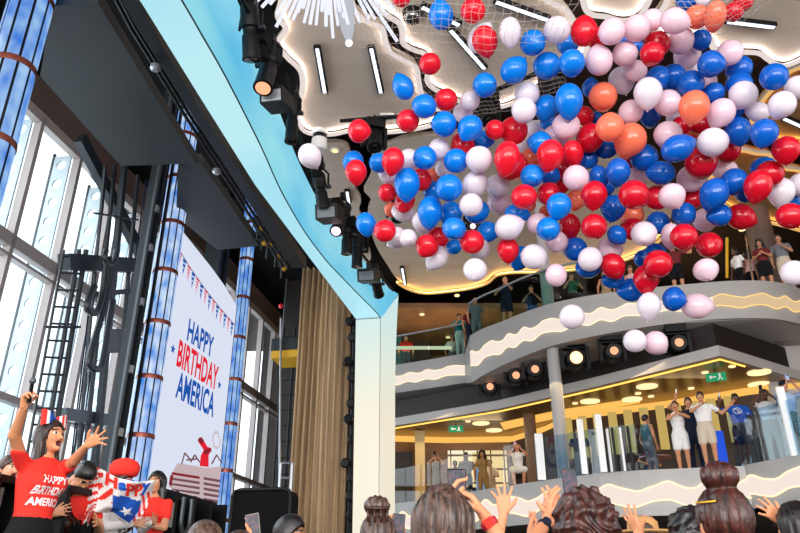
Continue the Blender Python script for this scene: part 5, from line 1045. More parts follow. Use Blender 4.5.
    tm, tk = top[:2]; bm, bk = bottom[:2]; of = .012
    neck = (Rt @ Z3, (Rt @ Z3) @ T((0, 0, .838 * H))); shirt = None
    def f_top(g):
        lowz = {'dress': .46}.get(bk, hem) * H
        g.add(torso(P0, Rt, H, sex, of, max(lowz, .46 * H), .845 * H), 0)
        if sex == 'f':
            for sd in (1, -1): g.add(ell(T((sd * .043 * H, .055 * H, .735 * H)), np.array([.036, .034, .036]) * H + of, Rt), .03)
        t = {'short': .55, 'none': 0, 'long': 1.0, 'tank': 0}[tk]
        for sd in (1, -1):
            a, e, w_ = pos[sd]
            if t > 0:
                if t < 1: g.add(cap(a, a + (e - a) * t, .031 * H, .033 * H), .02)
                else: g.add(cap(a, e, .033 * H, .028 * H), .02); g.add(cap(e, w_, .028 * H, .021 * H), .01)
    if tm: shirt = cloth('shirt', tm, f_top, [neck])
    if bm:
        def f_bot(g):
            if bk in ('skirt', 'dress'):
                g.add(torso(P0, Rt, H, sex, of + .004, .46 * H, (.62 if bk == 'skirt' else .60) * H), 0)
                a = (legs[1][0] + legs[-1][0]) / 2; k_ = (legs[1][1] + legs[-1][1]) / 2; w0 = np.array([.055 * H, 0, 0])
                for sd in (1, -1): g.add(cap(legs[sd][0], legs[sd][1], .068 * H, .062 * H), .05)
                g.add(cap(a, k_, .07 * H, .065 * H), .05)
            else:
                g.add(torso(P0, Rt, H, sex, of + .002, .46 * H, .60 * H), 0)
                for sd in (1, -1):
                    a, k_, f_ = legs[sd]
                    if bk == 'shorts': g.add(cap(a, a + (k_ - a) * .72, .064 * H, .056 * H), .02)
                    else: g.add(cap(a, k_, .061 * H, .041 * H), .02); g.add(cap(k_, f_, .041 * H, .03 * H), .01)
        cloth({'shorts': 'shorts', 'pants': 'trousers', 'skirt': 'skirt', 'dress': 'skirt'}[bk], bm, f_bot)
    for sd in (1, -1):
        f_ = legs[sd][2]; g = Field(f_ - .2 * s, f_ + .22 * s, .015); g.add(cap(f_ + np.array([0, -.02, -.045 * H + .035]), f_ + np.array([sd * .02, .14 * s, -.05 * H + .03]), .036 * s, .030 * s), 0); g.add(cap(f_, f_ + np.array([0, 0, -.03 * H]), .034 * s), .03)
        g.cut((0, 0, -1), -(f_[2] - .05 * H)); V, Fc = g.mesh(); q = MB(); q.add(V, Fc); q.build('shoe', shoes, root, True, True, False)
    # --- hair
    hs, hm = hair
    if hs != 'bald':
        fine = hh if hs in ('short',) else min(hh, .011); g = Field(HC - np.array([.26, .26, .52]) * s, HC + np.array([.26, .26, .30]) * s, fine)
        t = {'short': .014, 'fade': .014, 'long': .018, 'bun': .012, 'curly': .045, 'pony': .014}[hs]
        g.add(ell(hp((0, -.018, .026)), (np.array([.073, .091, .092]) + t) * s, Rh), 0)
        nrm = Rh @ np.array([0, .80, -.60]); g.cut(nrm, nrm @ hp((0, .058, .048)) if hs != 'curly' else nrm @ hp((0, .05, .03)))
        if hs in ('short', 'fade'): g.add(ell(hp((0, -.004, .064)), np.array([.077, .088, .068 if hs == 'short' else .078]) * s, Rh), .01 * s); g.cut(nrm, nrm @ hp((0, .066, .05)))
        if hs in ('long',):
            k = .05 * s
            g.add(cap(hp((0, -.045, .0)), hp((0, -.075, -.27)), .075 * s, .066 * s), k)
            for sd in (1, -1): g.add(cap(hp((sd * .066, -.02, .02)), hp((sd * .092, -.03, -.27)), .034 * s, .03 * s), k)
        if hs == 'curly':
            g.add(ell(hp((0, -.06, -.08)), np.array([.135, .085, .15]) * s, Rh), .05 * s)
            for sd in (1, -1): g.add(ell(hp((sd * .10, -.025, -.13)), np.array([.05, .05, .12]) * s, Rh), .04 * s)
        if hs == 'bun': g.add(ell(hp((-.006, -.05, .152)), np.array([.062, .056, .048]) * s, Rh), .006 * s)
        if hs == 'pony': g.add(cap(hp((0, -.11, .06)), hp((0, -.15, -.2)), .035 * s, .02 * s), .02 * s)
        X, Y, Z = g.pts((slice(None),) * 3); L = [(X - HC[0]), (Y - HC[1]), (Z - HC[2])]
        if hs == 'curly': g.f = g.f + s * .011 * (np.sin(L[0] * 75 + 2 * np.sin(L[2] * 40)) * np.sin(L[2] * 70 + 3 * np.sin(L[0] * 35)) + np.sin(L[1] * 80 + L[2] * 50) * .6)
        elif hs in ('long', 'bun'):
            an = np.arctan2(L[0] + 0 * L[2], -L[1] + .05); g.f = g.f + s * (.0035 * np.sin(an * 26 + L[2] * 9) + .0025 * np.sin(an * 57 - L[2] * 14))
        V, Fc = g.mesh()
        if Fc: q = MB(); q.add(V, Fc); q.build('hair', hm, root, True, True, False)
    Rz = rotz(yaw); Lc = np.array(loc, float); wv = lambda p: Lc + Rz @ p
    out = dict(root=root, hand={k: (wv(v[0]), Rz @ v[1], Rz @ v[2], wv(v[3])) for k, v in info.items()}, head=lambda p: wv(hp(p)), HRot=Rz @ Rh, shirt=shirt, local=dict(T=T, Rt=Rt, hp=hp, H=H, pos=pos, s=s), wv=wv, Rz=Rz)
    return out
def loc_child(mb, name, m, P, smooth=True): return mb.build(name, m, P['root'], smooth, True, False)
def shirt_text(P, lines, m, zc=.73, dz=.055, wd=.24, hs=.052, name='lettering'):
    """lettering laid on the front of a shirt"""
    sh = P['shirt']; me = sh.data; bv = BVHTree.FromPolygons([v.co[:] for v in me.vertices], [p.vertices[:] for p in me.polygons]); L = P['local']; H = L['H']; b = MB()
    for i, t in enumerate(lines):
        V, F = text_mesh(t, 1.0, 0, .03, 1.0, 'CENTER'); w0 = V[:, 0].max() - V[:, 0].min(); out = []
        wl_ = min(wd, w0 * hs / .72 * .9)
        fr = Rt_f = L['Rt'] @ np.array([0, 1.0, 0])
        for x, y, _ in V:
            p = L['T']((-(x) / w0 * wl_, 0, zc * H + (len(lines) / 2 - .5 - i) * dz * H / 1.7 + (y - .36) / .72 * hs)); o_ = p + fr * .5
            h_ = bv.ray_cast(Vector(o_), Vector(-fr), 1.0)
            out.append((np.array(h_[0]) if h_[0] is not None else p + fr * .1) + fr * .003)
        b.add(out, F)
    loc_child(b, name, m, P, False)
def to_cam(p): d = CAM - np.asarray(p); return math.atan2(-d[0], d[1])     # yaw that turns +y towards the camera
def phone(c, d, n, label, back='phone_glass', scr='phone_lit', group=None, sz=(.075, .15), flip=False):
    """c centre, d long axis, n screen normal"""
    d = unit(d); n = unit(n - d * (n @ d)); sd = np.cross(d, n); r = thing('phone', label, 'phone', c - Z3 * sz[1] / 2, group)
    bev(MB().box(c, (sz[0], sz[1], .009), (sd, d, n)).build('case', back, r), .006); MB().box(c + n * .0052, (sz[0] * .9, sz[1] * .92, .0015), (sd, d, n)).build('display', scr, r)
    MB().box(c - n * .006 + d * sz[1] * .35 - sd * sz[0] * .2, (sz[0] * .36, sz[1] * .2, .004), (sd, d, n)).build('camera_bump', 'black_gloss', r); return r
def stand_at(px, z0, H, frac=.93): return onz(px[0], px[1], z0 + frac * H) * np.array([1, 1, 0]) + Z3 * z0
def held_phone(P, side, label, out=.03, up=.06, tilt=0, **k):
    c, d, n, w_ = P['hand'][side]; toward = unit(P['head']((0, .05, 0)) - c); return phone(c + n * out + Z3 * up, Z3 + toward * .2, toward, label, **k)
# ---------------------------------------------------------------- on stage
ZS = 0.9
fwd_aud = math.atan2(-N3[0], N3[1])
loc = stand_at((44, 437), ZS, 1.66) if False else None
hd_ = atd(49, 437, 5.15); H = 1.66; loc = np.array([hd_[0], hd_[1], hd_[2] - .93 * H]); ZW = loc[2]
yawW = fwd_aud - 0.28
Rz = rotz(yawW); inv = lambda p: Rz.T @ (np.asarray(p) - loc)
dW = 5.15
hr = inv(atd(24, 407, dW - .45)); hl = inv(atd(101, 431, dW - .42))
def seen(px, d): return inv(atd(px[0], px[1], d))
PW = person('cheering woman in red tee with both arms flung up, dark leggings and a bow headband', loc, yawW, H, 'f', 'skin_glow', ('cloth_red', 'short'), ('cloth_black', 'pants'), ('long', 'hair_dark'),
            aR=hr, aL=hl, eR=(.5, -.6, -.2), eL=(-.3, -.2, -.9), hdR=inv(atd(27, 390, dW - .45)) - hr, hdL=inv(atd(117, 421, dW - .42)) - hl, pnL=inv(CAM) - hl, pnR=(-.2, 1, .1), hands=((1.0, .1), (.12, .55)), head=(.1, .12), h=.014, hh=.007, hd=.006, mouth=True, shoes='black', hem=.55)
shirt_text(PW, ['HAPPY', 'BIRTHDAY', 'AMERICA'], 'white', .70, .075, .25, .05)
bw = MB(); hp = PW['local']['hp']; R0 = PW['local']['Rt']
for sd, mi in ((1, 0), (-1, 0)):
    for k in range(5):
        t0, t1 = k / 5, (k + 1) / 5
        f = lambda t, sg: np.array([sd * (.008 + .105 * t), .01 + .02 * math.sin(t * 3), .125 + sg * (.014 + .045 * t ** .7)])
        sec = []
        for t in (t0, t1): sec.append([hp(f(t, -1) + (0, -.012, 0)), hp(f(t, 1) + (0, -.012, 0)), hp(f(t, 1) + (0, .012, 0)), hp(f(t, -1) + (0, .012, 0))])
        bw.loft(sec, mi=(2 if sd > 0 and k < 3 else (k % 2)))
bw.ball(hp((0, .01, .125)), .022, 8, mi=2); bw.build('bow_headband', ['cloth_red', 'cloth_white', 'cloth_blue'], PW['root'], False, True)
c, d, n, w_ = PW['hand'][1]; r = thing('microphone', 'small dark microphone in the raised fist of the cheering woman', 'microphone', c + n * .03 - Z3 * .04)
MB().cyl(c + n * .03 - d * .06, c + n * .03 + d * .07, .013, 10).build('handle', 'black', r, True); MB().ball(c + n * .03 + d * .085, .024, 10).build('grille', 'steel_mid', r, True)
def stage_at(px, d, H, frac=.93): p = atd(px[0], px[1], d); return np.array([p[0], p[1], max(ZS, p[2] - frac * H)])
P1 = person('person in red at the stage edge, only hair and laughing face above the lectern', stage_at((7, 472), 5.7, 1.5), fwd_aud - .3, 1.50, 'f', 'skin_fair', ('cloth_black', 'short'), ('cloth_black', 'pants'), ('short', 'hair_brown'), mouth=True, shoes='black', hh=.009)
# someone bending forward in red, black hair
p = atd(73, 470, 6.15)
P2 = person('person in red shirt bending forward with black hair, beside the striped banner', np.array([p[0] - .1, p[1], ZS]), fwd_aud - .5, 1.62, 'm', 'skin_tan', ('cloth_red', 'short'), ('cloth_black', 'pants'), ('short', 'hair_black'), aR=(.25, .5, 1.05), aL=(-.1, .55, 1.0), lean=.62, head=(0, -.5), shoes='black')
p = atd(121, 481, 6.7); H = max(1.55, (p[2] - ZS) / .94)
P3 = person('person in white and black print top with a puffy red cap behind the banner', np.array([p[0], p[1], ZS]), fwd_aud - .15, min(H, 1.85), 'm', 'skin_tan', ('cloth_white', 'long'), ('cloth_black', 'pants'), ('short', 'hair_black'), aR=(.16, .32, 1.05), aL=(-.10, .34, 1.08), head=(0, -.25), shoes='black')
hp = P3['local']['hp']; g = MB(); g.lathe(hp((0, -.01, .05)), P3['local']['Rt'] @ Z3, [(0, .09), (.012, .12), (.05, .138), (.10, .138), (.14, .11), (.165, .06), (.17, .02)], 20); loc_child(g, 'cap', 'cloth_red', P3)
sg = MB()
for sd in (1, -1): sg.lathe(hp((sd * .035, .1, .012)), P3['local']['Rt'] @ np.array([0, 1., 0]), [(0, .03), (.008, .03)], 10)
loc_child(sg, 'sunglasses', 'cloth_blue', P3)
sc_ = MB()
for k in range(16):
    a = rnd.uniform(-.12, .12); z = rnd.uniform(.52, .80); q = P3['local']['T']((a, .135, z * 1.7)); sc_.tube(spline([q + np.array([rnd.uniform(-.05, .05), .0, rnd.uniform(-.04, .04)]) for _ in range(4)], 3), .008, 4)
loc_child(sc_, 'shirt_print', 'black', P3)
p = atd(157, 483, 7.25); H = 1.55
P4 = person('woman with long dark hair in red tee standing at the banner, nearest the picture screen', np.array([p[0], p[1], max(ZS, p[2] - .93 * H)]), to_cam(p) - .5, H, 'f', 'skin_tan', ('cloth_red', 'short'), ('cloth_black', 'pants'), ('long', 'hair_black'), aR=(.06, .26, 1.02), aL=(-.05, .28, 1.02), hdR=(-.2, .3, 1), hdL=(.2, .3, 1), pnR=(-1, 0, 0), pnL=(1, 0, 0), head=(0, 0), shoes='black', hh=.009)
shirt_text(P4, ['HAPPY', 'AMERICA', 'TO YOU'] if False else ['HAPPY', 'BIRTHDAY'], 'white', .68, .06, .2, .045)
# stars and stripes banner reading Happy
def bn(px, d): return atd(px[0], px[1], d)
rows = [[(83, 462), (99, 468), (118, 478), (137, 482), (154, 480)], [(82, 478), (97, 482), (117, 489), (136, 493), (152, 490)], [(80, 500), (96, 503), (115, 508), (134, 511), (147, 508)], [(82, 545), (93, 512), (112, 512), (128, 526), (141, 516)]]
G = np.array([[bn(q, 5.9 + .08 * math.sin(j * 1.7 + i) + .05 * j) for j, q in enumerate(row)] for i, row in enumerate(rows)])
def bat(u, v, off=0.0):
    u = u * 3; v = v * 4; i = min(int(u), 2); j = min(int(v), 3); a, b_ = u - i, v - j; p = G[i, j] * (1 - a) * (1 - b_) + G[i + 1, j] * a * (1 - b_) + G[i, j + 1] * (1 - a) * b_ + G[i + 1, j + 1] * a * b_
    return p + unit(CAM - p) * (off + .02 * math.sin(v * 5 + u * 3))
b = MB(); nu, nv = 40, 56; b.v = [tuple(bat(i / nu, j / nv)) for i in range(nu + 1) for j in range(nv + 1)]
for i in range(nu):
    for j in range(nv):
        u, v = (i + .5) / nu, (j + .5) / nv; mi = 0
        if v < .26: mi = 1 if int((v * 1.2 + u * 2.4) * 7) % 2 == 0 else 0
        elif v >= .33 and u < .34: mi = 0
        elif v < .47: mi = 1 if int((u * 4 + v * 5) * 2.2) % 2 == 0 and u < .6 else 0
        elif v < .84 and u > .42 + .25 * abs(v - .6): mi = 2 if u < .93 else 0
        elif v >= .8: mi = 1 if int((v * 2.6 - u) * 8) % 2 == 0 and u > .2 else (2 if u > .12 and u <= .2 else 0)
        a = i * (nv + 1) + j; b.f.append((a, a + 1, a + nv + 2, a + nv + 1)); b.m.append(mi)
r = thing('banner', 'stars and stripes party banner reading Happy, held up on the stage', 'banner', (G[3].mean(0)))
o = b.build('banner_cloth', ['cloth_white', 'cloth_red', 'cloth_blue'], r, True, auto=False); so = o.modifiers.new('t', 'SOLIDIFY'); so.thickness = .008
xs = [0]
for k in range(1, 6): Vt, _ = text_mesh('Happy'[:k] + '.', 1, 0, .05, 1, 'LEFT'); xs.append(Vt[:, 0].max())
for k, ch in enumerate('Happy'):
    V, F = text_mesh(ch, 1, 0, .05, 1, 'LEFT'); q = MB()
    q.add([bat(min(max(.30 - y * .42 + .02 * math.sin((x + xs[k]) * 2), 0), 1), min(.34 + (x + xs[k] - (0.16 if k else 0)) / xs[5] * .64, 1), .025) for x, y, _ in V], F); q.build('letter', 'cloth_red' if k in (0, 2, 3) else 'cloth_blue', r)
q = MB(); ce = (.72, .66); pl = [bat(ce[0] + (.13 if i % 2 == 0 else .055) * math.cos(math.pi * i / 5), ce[1] + (.10 if i % 2 == 0 else .042) * math.sin(math.pi * i / 5), .02) for i in range(10)]
q.add([bat(*ce, .02)] + pl, [(0, 1 + i, 1 + (i + 1) % 10) for i in range(10)]); q.build('white_star', 'cloth_white', r)
# ---------------------------------------------------------------- on the lower balcony
def lp(px, H=1.7, dy=0): return stand_at(px, ZL, H) + np.array([0, dy, 0])
def fan(label, px, H=1.7, z0=None, turn=0, **k):
    z = ZL if z0 is None else z0; l = stand_at(px, z, H); return person(label, l, to_cam(l) + turn, H, **k)
PH = lambda H: dict(aR=(.09, .30, .90 * H), aL=(-.09, .30, .90 * H), eR=(.8, 0, -.7), eL=(-.8, 0, -.7), hdR=(-.2, .2, 1), hdL=(.2, .2, 1), pnR=(-1, .2, 0), pnL=(1, .2, 0), hands=((.7, .1), (.7, .1)))
A1 = fan('woman in olive dress holding a phone to her face, behind the warm tinted railing', (436, 458), 1.62, sex='f', skin='skin_tan', top=('cloth_olive', 'tank'), bottom=('cloth_olive', 'dress'), hair=('short', 'hair_black'), **PH(1.62))
held_phone(A1, 1, 'dark phone held by the woman in the olive dress')
A2 = fan('person in dark top, seated low before the back bar, hands raised to the chin', (455, 464), 1.62, sex='m', skin='skin_dark', top=('cloth_black', 'short'), bottom=('cloth_black', 'pants'), hair=('short', 'hair_black'), aR=(.1, .28, 1.2), aL=(-.1, .28, 1.2))
A3 = fan('man in grey shirt standing by the blue sign of the back bar', (466, 456), 1.72, sex='m', skin='skin_dark', top=('cloth_grey', 'short'), bottom=('cloth_navy', 'pants'), hair=('short', 'hair_black'))
A4 = fan('woman in tan top with big dark hair before the back bar', (482, 454), 1.66, sex='f', skin='skin_tan', top=('cloth_tan', 'short'), bottom=('cloth_tan', 'pants'), hair=('curly', 'hair_black'))
A5 = fan('fair haired man in white shirt looking down behind the railing', (490, 463), 1.6, sex='m', skin='skin_fair', top=('cloth_white', 'short'), bottom=('cloth_beige', 'pants'), hair=('short', 'hair_grey'), aR=(.15, .3, 1.0), aL=(-.15, .3, 1.0))
l = onz(517, 449, ZL + 1.27) * np.array([1, 1, 0]) + Z3 * ZL
stool(l + np.array([0, .05, 0]), 'black bar stool under the seated woman in white')
A6 = person('seated woman in short white dress raising a pink phone', l, to_cam(l), 1.62, 'f', 'skin_glow', ('cloth_white', 'short'), ('cloth_white', 'dress'), ('short', 'hair_ash'), sit=.55, **dict(PH(1.35), aR=(.1, .30, 1.23), aL=(-.1, .30, 1.23)))
held_phone(A6, 1, 'pink phone held up by the seated woman in white', scr='cloth_pink', back='cloth_pink')
A7 = fan('dark haired person in grey vest with back turned, beside the pink table', (645, 419), 1.7, sex='m', skin='skin_tan', top=('cloth_tealdk', 'tank'), bottom=('cloth_grey', 'pants'), hair=('short', 'hair_black'), turn=2.2)
A8 = fan('woman in white sleeveless top and white shorts clapping, on the lower balcony edge', (675, 406), 1.68, sex='f', skin='skin_glow', top=('cloth_white', 'tank'), bottom=('cloth_white', 'shorts'), hair=('pony', 'hair_brown'), aR=(-.01, .27, 1.33), aL=(-.04, .30, 1.33), eR=(.9, 0, -.5), eL=(-.9, 0, -.5), hdR=(0, .25, 1), hdL=(0, .25, 1), pnR=(-1, 0, 0), pnL=(1, 0, 0), hands=((.1, .1), (.1, .1)), mouth=True, h=.016, hh=.009)
A9 = fan('man in white tee and pale shorts with arms folded out, beside the woman in white', (700, 397), 1.74, sex='m', skin='skin_tan', top=('cloth_white', 'short'), bottom=('cloth_beige', 'shorts'), hair=('short', 'hair_black'), aR=(.02, .33, 1.36), aL=(-.60, .12, 1.34), eR=(.8, 0, -.5), eL=(-.3, 0, -1), pnR=(0, -.2, -1), h=.016, hh=.009)
A10 = fan('smiling person peering over between the woman and man in white', (688, 403), 1.9, sex='m', skin='skin_tan', top=('cloth_navy', 'short'), bottom=('cloth_navy', 'pants'), hair=('short', 'hair_brown'), aR=(.26, .2, 1.86), hdR=(0, .1, 1), hands=((.7, .1), (.2, .2)))
held_phone(A10, 1, 'pale phone raised between the heads of the woman and man in white', back='white')
A11 = fan('bearded man in blue shirt with white print holding up a phone', (735, 399), 1.72, sex='m', skin='skin_dark', top=('cloth_blue', 'short'), bottom=('cloth_navy', 'shorts'), hair=('short', 'hair_black'), aR=(.34, .22, 1.52), eR=(.8, 0, -.7), hdR=(0, .1, 1), pnR=(-.5, .8, 0), hands=((.6, .1), (.2, .2)), h=.016, hh=.009)
held_phone(A11, 1, 'pale phone in the raised hand of the man in blue', scr='phone_lit', back='white')
lg = MB(); T_ = A11['local']['T']; ring = [T_((.085 * math.cos(a) * (1 + .25 * math.sin(2 * a)), .165, 1.28 + .07 * math.sin(a))) for a in np.linspace(0, 6.2, 20)]; lg.tube(ring, .009, 5, close=True)
ring = [T_((.05 * math.cos(a), .167, 1.28 + .045 * math.sin(a + 1))) for a in np.linspace(0, 5, 16)]; lg.tube(ring, .008, 5); loc_child(lg, 'shirt_print', 'white', A11)
A12 = fan('man in loose white shirt filming with both arms raised before his face', (764, 395), 1.74, sex='m', skin='skin_dark', top=('cloth_white', 'short'), bottom=('cloth_beige', 'pants'), hair=('short', 'hair_black'), **PH(1.74))
held_phone(A12, 1, 'black phone held before the face of the man in loose white shirt')
A13 = fan('bearded man wearing a dark cap and pale blue shirt, filming at the balcony end', (783, 386), 1.76, sex='m', skin='skin_tan', top=('cloth_ltblue', 'short'), bottom=('cloth_tealdk', 'pants'), hair=('short', 'hair_black'), turn=.5, h=.016, hh=.009, **PH(1.76))
hp = A13['local']['hp']; g = MB(); g.ball(hp((0, -.012, .04)), np.array([.09, .108, .088]) * A13['local']['s'], 16); g.lathe(hp((0, .085, .055)), (0, 0, 1), [(0, .085), (.012, .085)], 16); loc_child(g, 'cap', 'cloth_navy', A13)
held_phone(A13, 1, 'blue backed phone held by the man in the dark cap', back='cloth_ltblue')
l = onz(655, 447, ZL + 1.2) * np.array([1, 1, 0]) + Z3 * ZL + np.array([0, .5, 0]); stool(l + np.array([0, .05, 0]), 'black bar stool behind the small pink table')
A14 = person('person seated at the pink table in a maroon top', l, to_cam(l) + .8, 1.6, 'f', 'skin_glow', ('cloth_maroon', 'short'), ('cloth_denim', 'pants'), ('long', 'hair_black'), sit=.5)
A15 = fan('person in navy top standing back behind the grey column, on the lower balcony', (578, 432), 1.7, sex='m', skin='skin_tan', top=('cloth_navy', 'short'), bottom=('cloth_grey', 'pants'), hair=('short', 'hair_black'))
# ---------------------------------------------------------------- on the upper balcony
fan('bald man in dark shirt leaning on the curved upper railing, hand near his chin', (505, 281), 1.76, ZU, sex='m', skin='skin_glow', top=('cloth_navy', 'short'), bottom=('cloth_navy', 'shorts'), hair=('bald', None), aR=(.22, .30, 1.18), aL=(-.06, .28, 1.45), lean=.12)
fan('dark haired person in dark top stooping behind the curved upper railing', (531, 290), 1.66, ZU, sex='m', skin='skin_tan', top=('cloth_black', 'short'), bottom=('cloth_denim', 'shorts'), hair=('short', 'hair_black'), aR=(.15, .33, 1.2), aL=(-.15, .33, 1.2), lean=.2)
fan('woman in green top on the upper balcony behind the single pale pink balloon', (571, 277), 1.68, ZU, sex='f', skin='skin_tan', top=('cloth_green', 'short'), bottom=('cloth_black', 'pants'), hair=('short', 'hair_black'), aR=(.1, .3, 1.3), aL=(-.25, .3, 1.1))
fan('man in teal shirt at the corner of the far upper railing', (459, 317), 1.7, ZU, sex='m', skin='skin_tan', top=('cloth_teal', 'short'), bottom=('cloth_white', 'pants'), hair=('short', 'hair_black'), aR=(.28, .3, 1.2), turn=.4)
fan('bald man in grey shirt standing beside the teal shirted man', (475, 301), 1.74, ZU, sex='m', skin='skin_tan', top=('cloth_grey', 'short'), bottom=('cloth_grey', 'pants'), hair=('bald', None), turn=.3)
fan('fair person with receding hair peeping past the bald man in grey', (470, 310), 1.70, ZU, sex='m', skin='skin_glow', top=('cloth_maroon', 'short'), bottom=('cloth_navy', 'pants'), hair=('bald', None), turn=.3)
fan('person in dark maroon top leaning over beside the teal shirted man', (471, 318), 1.78, ZU, sex='f', skin='skin_tan', top=('cloth_maroon', 'short'), bottom=('cloth_black', 'pants'), hair=('short', 'hair_brown'), turn=.5)
fan('person in red top behind the far upper glass railing by the arch leg', (406, 338), 1.68, ZU, sex='m', skin='skin_fair', top=('cloth_red', 'short'), bottom=('cloth_grey', 'pants'), hair=('short', 'hair_brown'))
fan('grey haired person in white top bending behind the far upper railing', (452, 338), 1.6, ZU, sex='f', skin='skin_fair', top=('cloth_white', 'short'), bottom=('cloth_grey', 'pants'), hair=('short', 'hair_grey'), lean=.4)
fan('person in maroon top and black shorts on the upper balcony, arm reaching behind red balloons', (672, 247), 1.7, ZU, sex='m', skin='skin_tan', top=('cloth_maroon', 'short'), bottom=('cloth_black', 'shorts'), hair=('short', 'hair_black'), aL=(-.5, .2, 1.5))
fan('black haired woman in white top on the upper balcony by the brass pole', (735, 252), 1.62, ZU, sex='f', skin='skin_dark', top=('cloth_white', 'short'), bottom=('cloth_black', 'pants'), hair=('long', 'hair_black'), turn=-.8)
fan('person in pale pink tee on the upper balcony beside the slanting rod', (746, 256), 1.6, ZU, sex='m', skin='skin_dark', top=('cloth_pink', 'short'), bottom=('cloth_black', 'pants'), hair=('short', 'hair_black'), turn=2.6)
fan('curly haired woman in dark red top and black shorts, at the upper balcony end', (759, 244), 1.66, ZU, sex='f', skin='skin_tan', top=('cloth_maroon', 'short'), bottom=('cloth_black', 'shorts'), hair=('curly', 'hair_black'), aR=(.08, .28, 1.1), aL=(-.08, .28, 1.12))
fan('man in grey tee and white shorts, standing beside the curly haired woman upstairs', (778, 239), 1.75, ZU, sex='m', skin='skin_tan', top=('cloth_grey', 'short'), bottom=('cloth_beige', 'shorts'), hair=('short', 'hair_black'), aL=(-.1, .3, 1.25))
fan('person in tan top seated low at the upper balcony edge below the red balloons', (604, 274), 1.5, ZU, sex='f', skin='skin_glow', top=('cloth_tan', 'tank'), bottom=('cloth_tan', 'pants'), hair=('long', 'hair_brown'))
fan('person in pink top at the upper balcony edge beyond the red balloon string', (630, 270), 1.6, ZU, sex='f', skin='skin_glow', top=('cloth_pink', 'tank'), bottom=('cloth_black', 'pants'), hair=('short', 'hair_brown'))
# ---------------------------------------------------------------- the crowd in front, standing on the floor
def crowd(label, px, d, turn=0, frac=.93, Hx=None, **k):
    p = atd(px[0], px[1], d); H = Hx or p[2] / frac; return person(label, (p[0], p[1], 0), turn, H, **k), H
def crowd_hand(P_loc, yaw, px, d): return rotz(yaw).T @ (atd(px[0], px[1], d) - np.array([P_loc[0], P_loc[1], 0]))
def cl(px, d): p = atd(px[0], px[1], d); return np.array([p[0], p[1], 0])
fine = dict(h=.013, hh=.007, hd=.0052)
L = cl((443, 524), 2.55); hR = crowd_hand(L, 0, (485, 517), 2.82); hL = crowd_hand(L, 0, (447, 511), 2.85)
F2, _ = crowd('woman with long ash brown hair seen from behind, filming with raised arms', (443, 524), 2.55, sex='f', skin='skin_glow', top=('cloth_black', 'short'), bottom=('cloth_denim', 'pants'), hair=('long', 'hair_ash'),
              aR=hR, aL=hL, eR=(.7, 0, -1), eL=(-.1, .4, -1), hdR=(-.55, .1, .9), hdL=(.2, .1, 1), pnR=(-1, .2, 0), pnL=(1, .2, 0), hands=((.55, .15), (.5, .1)), **fine)
phone(atd(457, 488, 2.88), np.array([.02, .15, 1]), np.array([0, -1, .1]), 'black phone held over the ash haired woman, screen showing the party', sz=(.076, .155), scr='phone_lit')
c, d, n, w_ = F2['hand'][1]; fa = unit(w_ - F2['wv'](F2['local']['pos'][1][1])); r = thing('wrist_watch', 'red strapped watch on the raised wrist beside the phone', 'watch', w_ - Z3 * .03)
MB().lathe(w_ - fa * .045, fa, [(0, .033), (.004, .036), (.026, .036), (.03, .033)], 18).build('strap', 'strap_red', r, True); cd_ = unit(CAM - w_); cd_ = unit(cd_ - fa * (cd_ @ fa)); MB().box(w_ - fa * .03 + cd_ * .036, (.036, .036, .012), (fa, np.cross(fa, cd_), cd_)).build('case', 'cloth_red', r)
L = cl((378, 515), 3.5)
F1, _ = crowd('woman with brown hair gathered up in a claw clip, seen from behind', (378, 540), 3.5, sex='f', skin='skin_glow', top=('cloth_black', 'short'), bottom=('cloth_denim', 'pants'), hair=('bun', 'hair_ash'), aR=crowd_hand(L, 0, (402, 541), 3.85), eR=(.8, 0, -.7), hdR=(0, .1, 1), pnR=(-1, .2, 0), hands=((.6, .1), (.2, .2)), hh=.008, h=.015)
hp = F1['local']['hp']; g = MB()
for k in range(4): g.tube(spline([hp((-.045 + .03 * k, -.105, .135)), hp((-.045 + .03 * k, -.128, .105)), hp((-.045 + .03 * k, -.118, .075))], 4), .007, 6)
g.tube([hp((-.055, -.11, .135)), hp((.055, -.11, .135))], .009, 6); loc_child(g, 'claw_clip', 'hair_auburn', F1)
phone(atd(398, 527, 3.85), np.array([.1, .15, 1]), np.array([0, -1, .1]), 'black phone held low beside the claw clip hair', sz=(.07, .14))
L = cl((586, 530), 2.9); hL_ = crowd_hand(L, 0, (547, 521), 3.3)
F4, _ = crowd('person with long curly dark brown hair seen from behind, filming', (586, 530), 2.9, sex='f', skin='skin_glow', top=('cloth_black', 'short'), bottom=('cloth_denim', 'pants'), hair=('curly', 'hair_auburn'),
              aL=hL_, aR=crowd_hand(L, 0, (555, 522), 3.3), eL=(-.9, -.2, -.5), eR=(.8, .3, -.5), hdL=(.15, .1, 1), hdR=(.05, .1, 1), pnL=(1, .3, 0), pnR=(-.4, .8, 0), hands=((.25, .2), (.3, .3)), **fine)
phone(atd(570, 483, 3.42), np.array([.0, .15, 1]), np.array([0, -1, .1]), 'dark phone held up over the curly haired person', sz=(.07, .14), scr='phone_lit')
c, d, n, w_ = F4['hand'][-1]; r = thing('wrist_watch', 'dark round watch on the wrist next to the curly hair', 'watch', w_ - Z3 * .03); fa = unit(w_ - F4['wv'](F4['local']['pos'][-1][1]))
MB().lathe(w_ - fa * .05, fa, [(0, .031), (.004, .033), (.018, .033), (.022, .031)], 18).build('strap', 'cloth_navy', r, True); cd_ = unit(CAM - w_); cd_ = unit(cd_ - fa * (cd_ @ fa)); MB().lathe(w_ - fa * .038 + cd_ * .030, cd_, [(0, .021), (.010, .021)], 16).build('dial', 'cloth_navy', r, True)
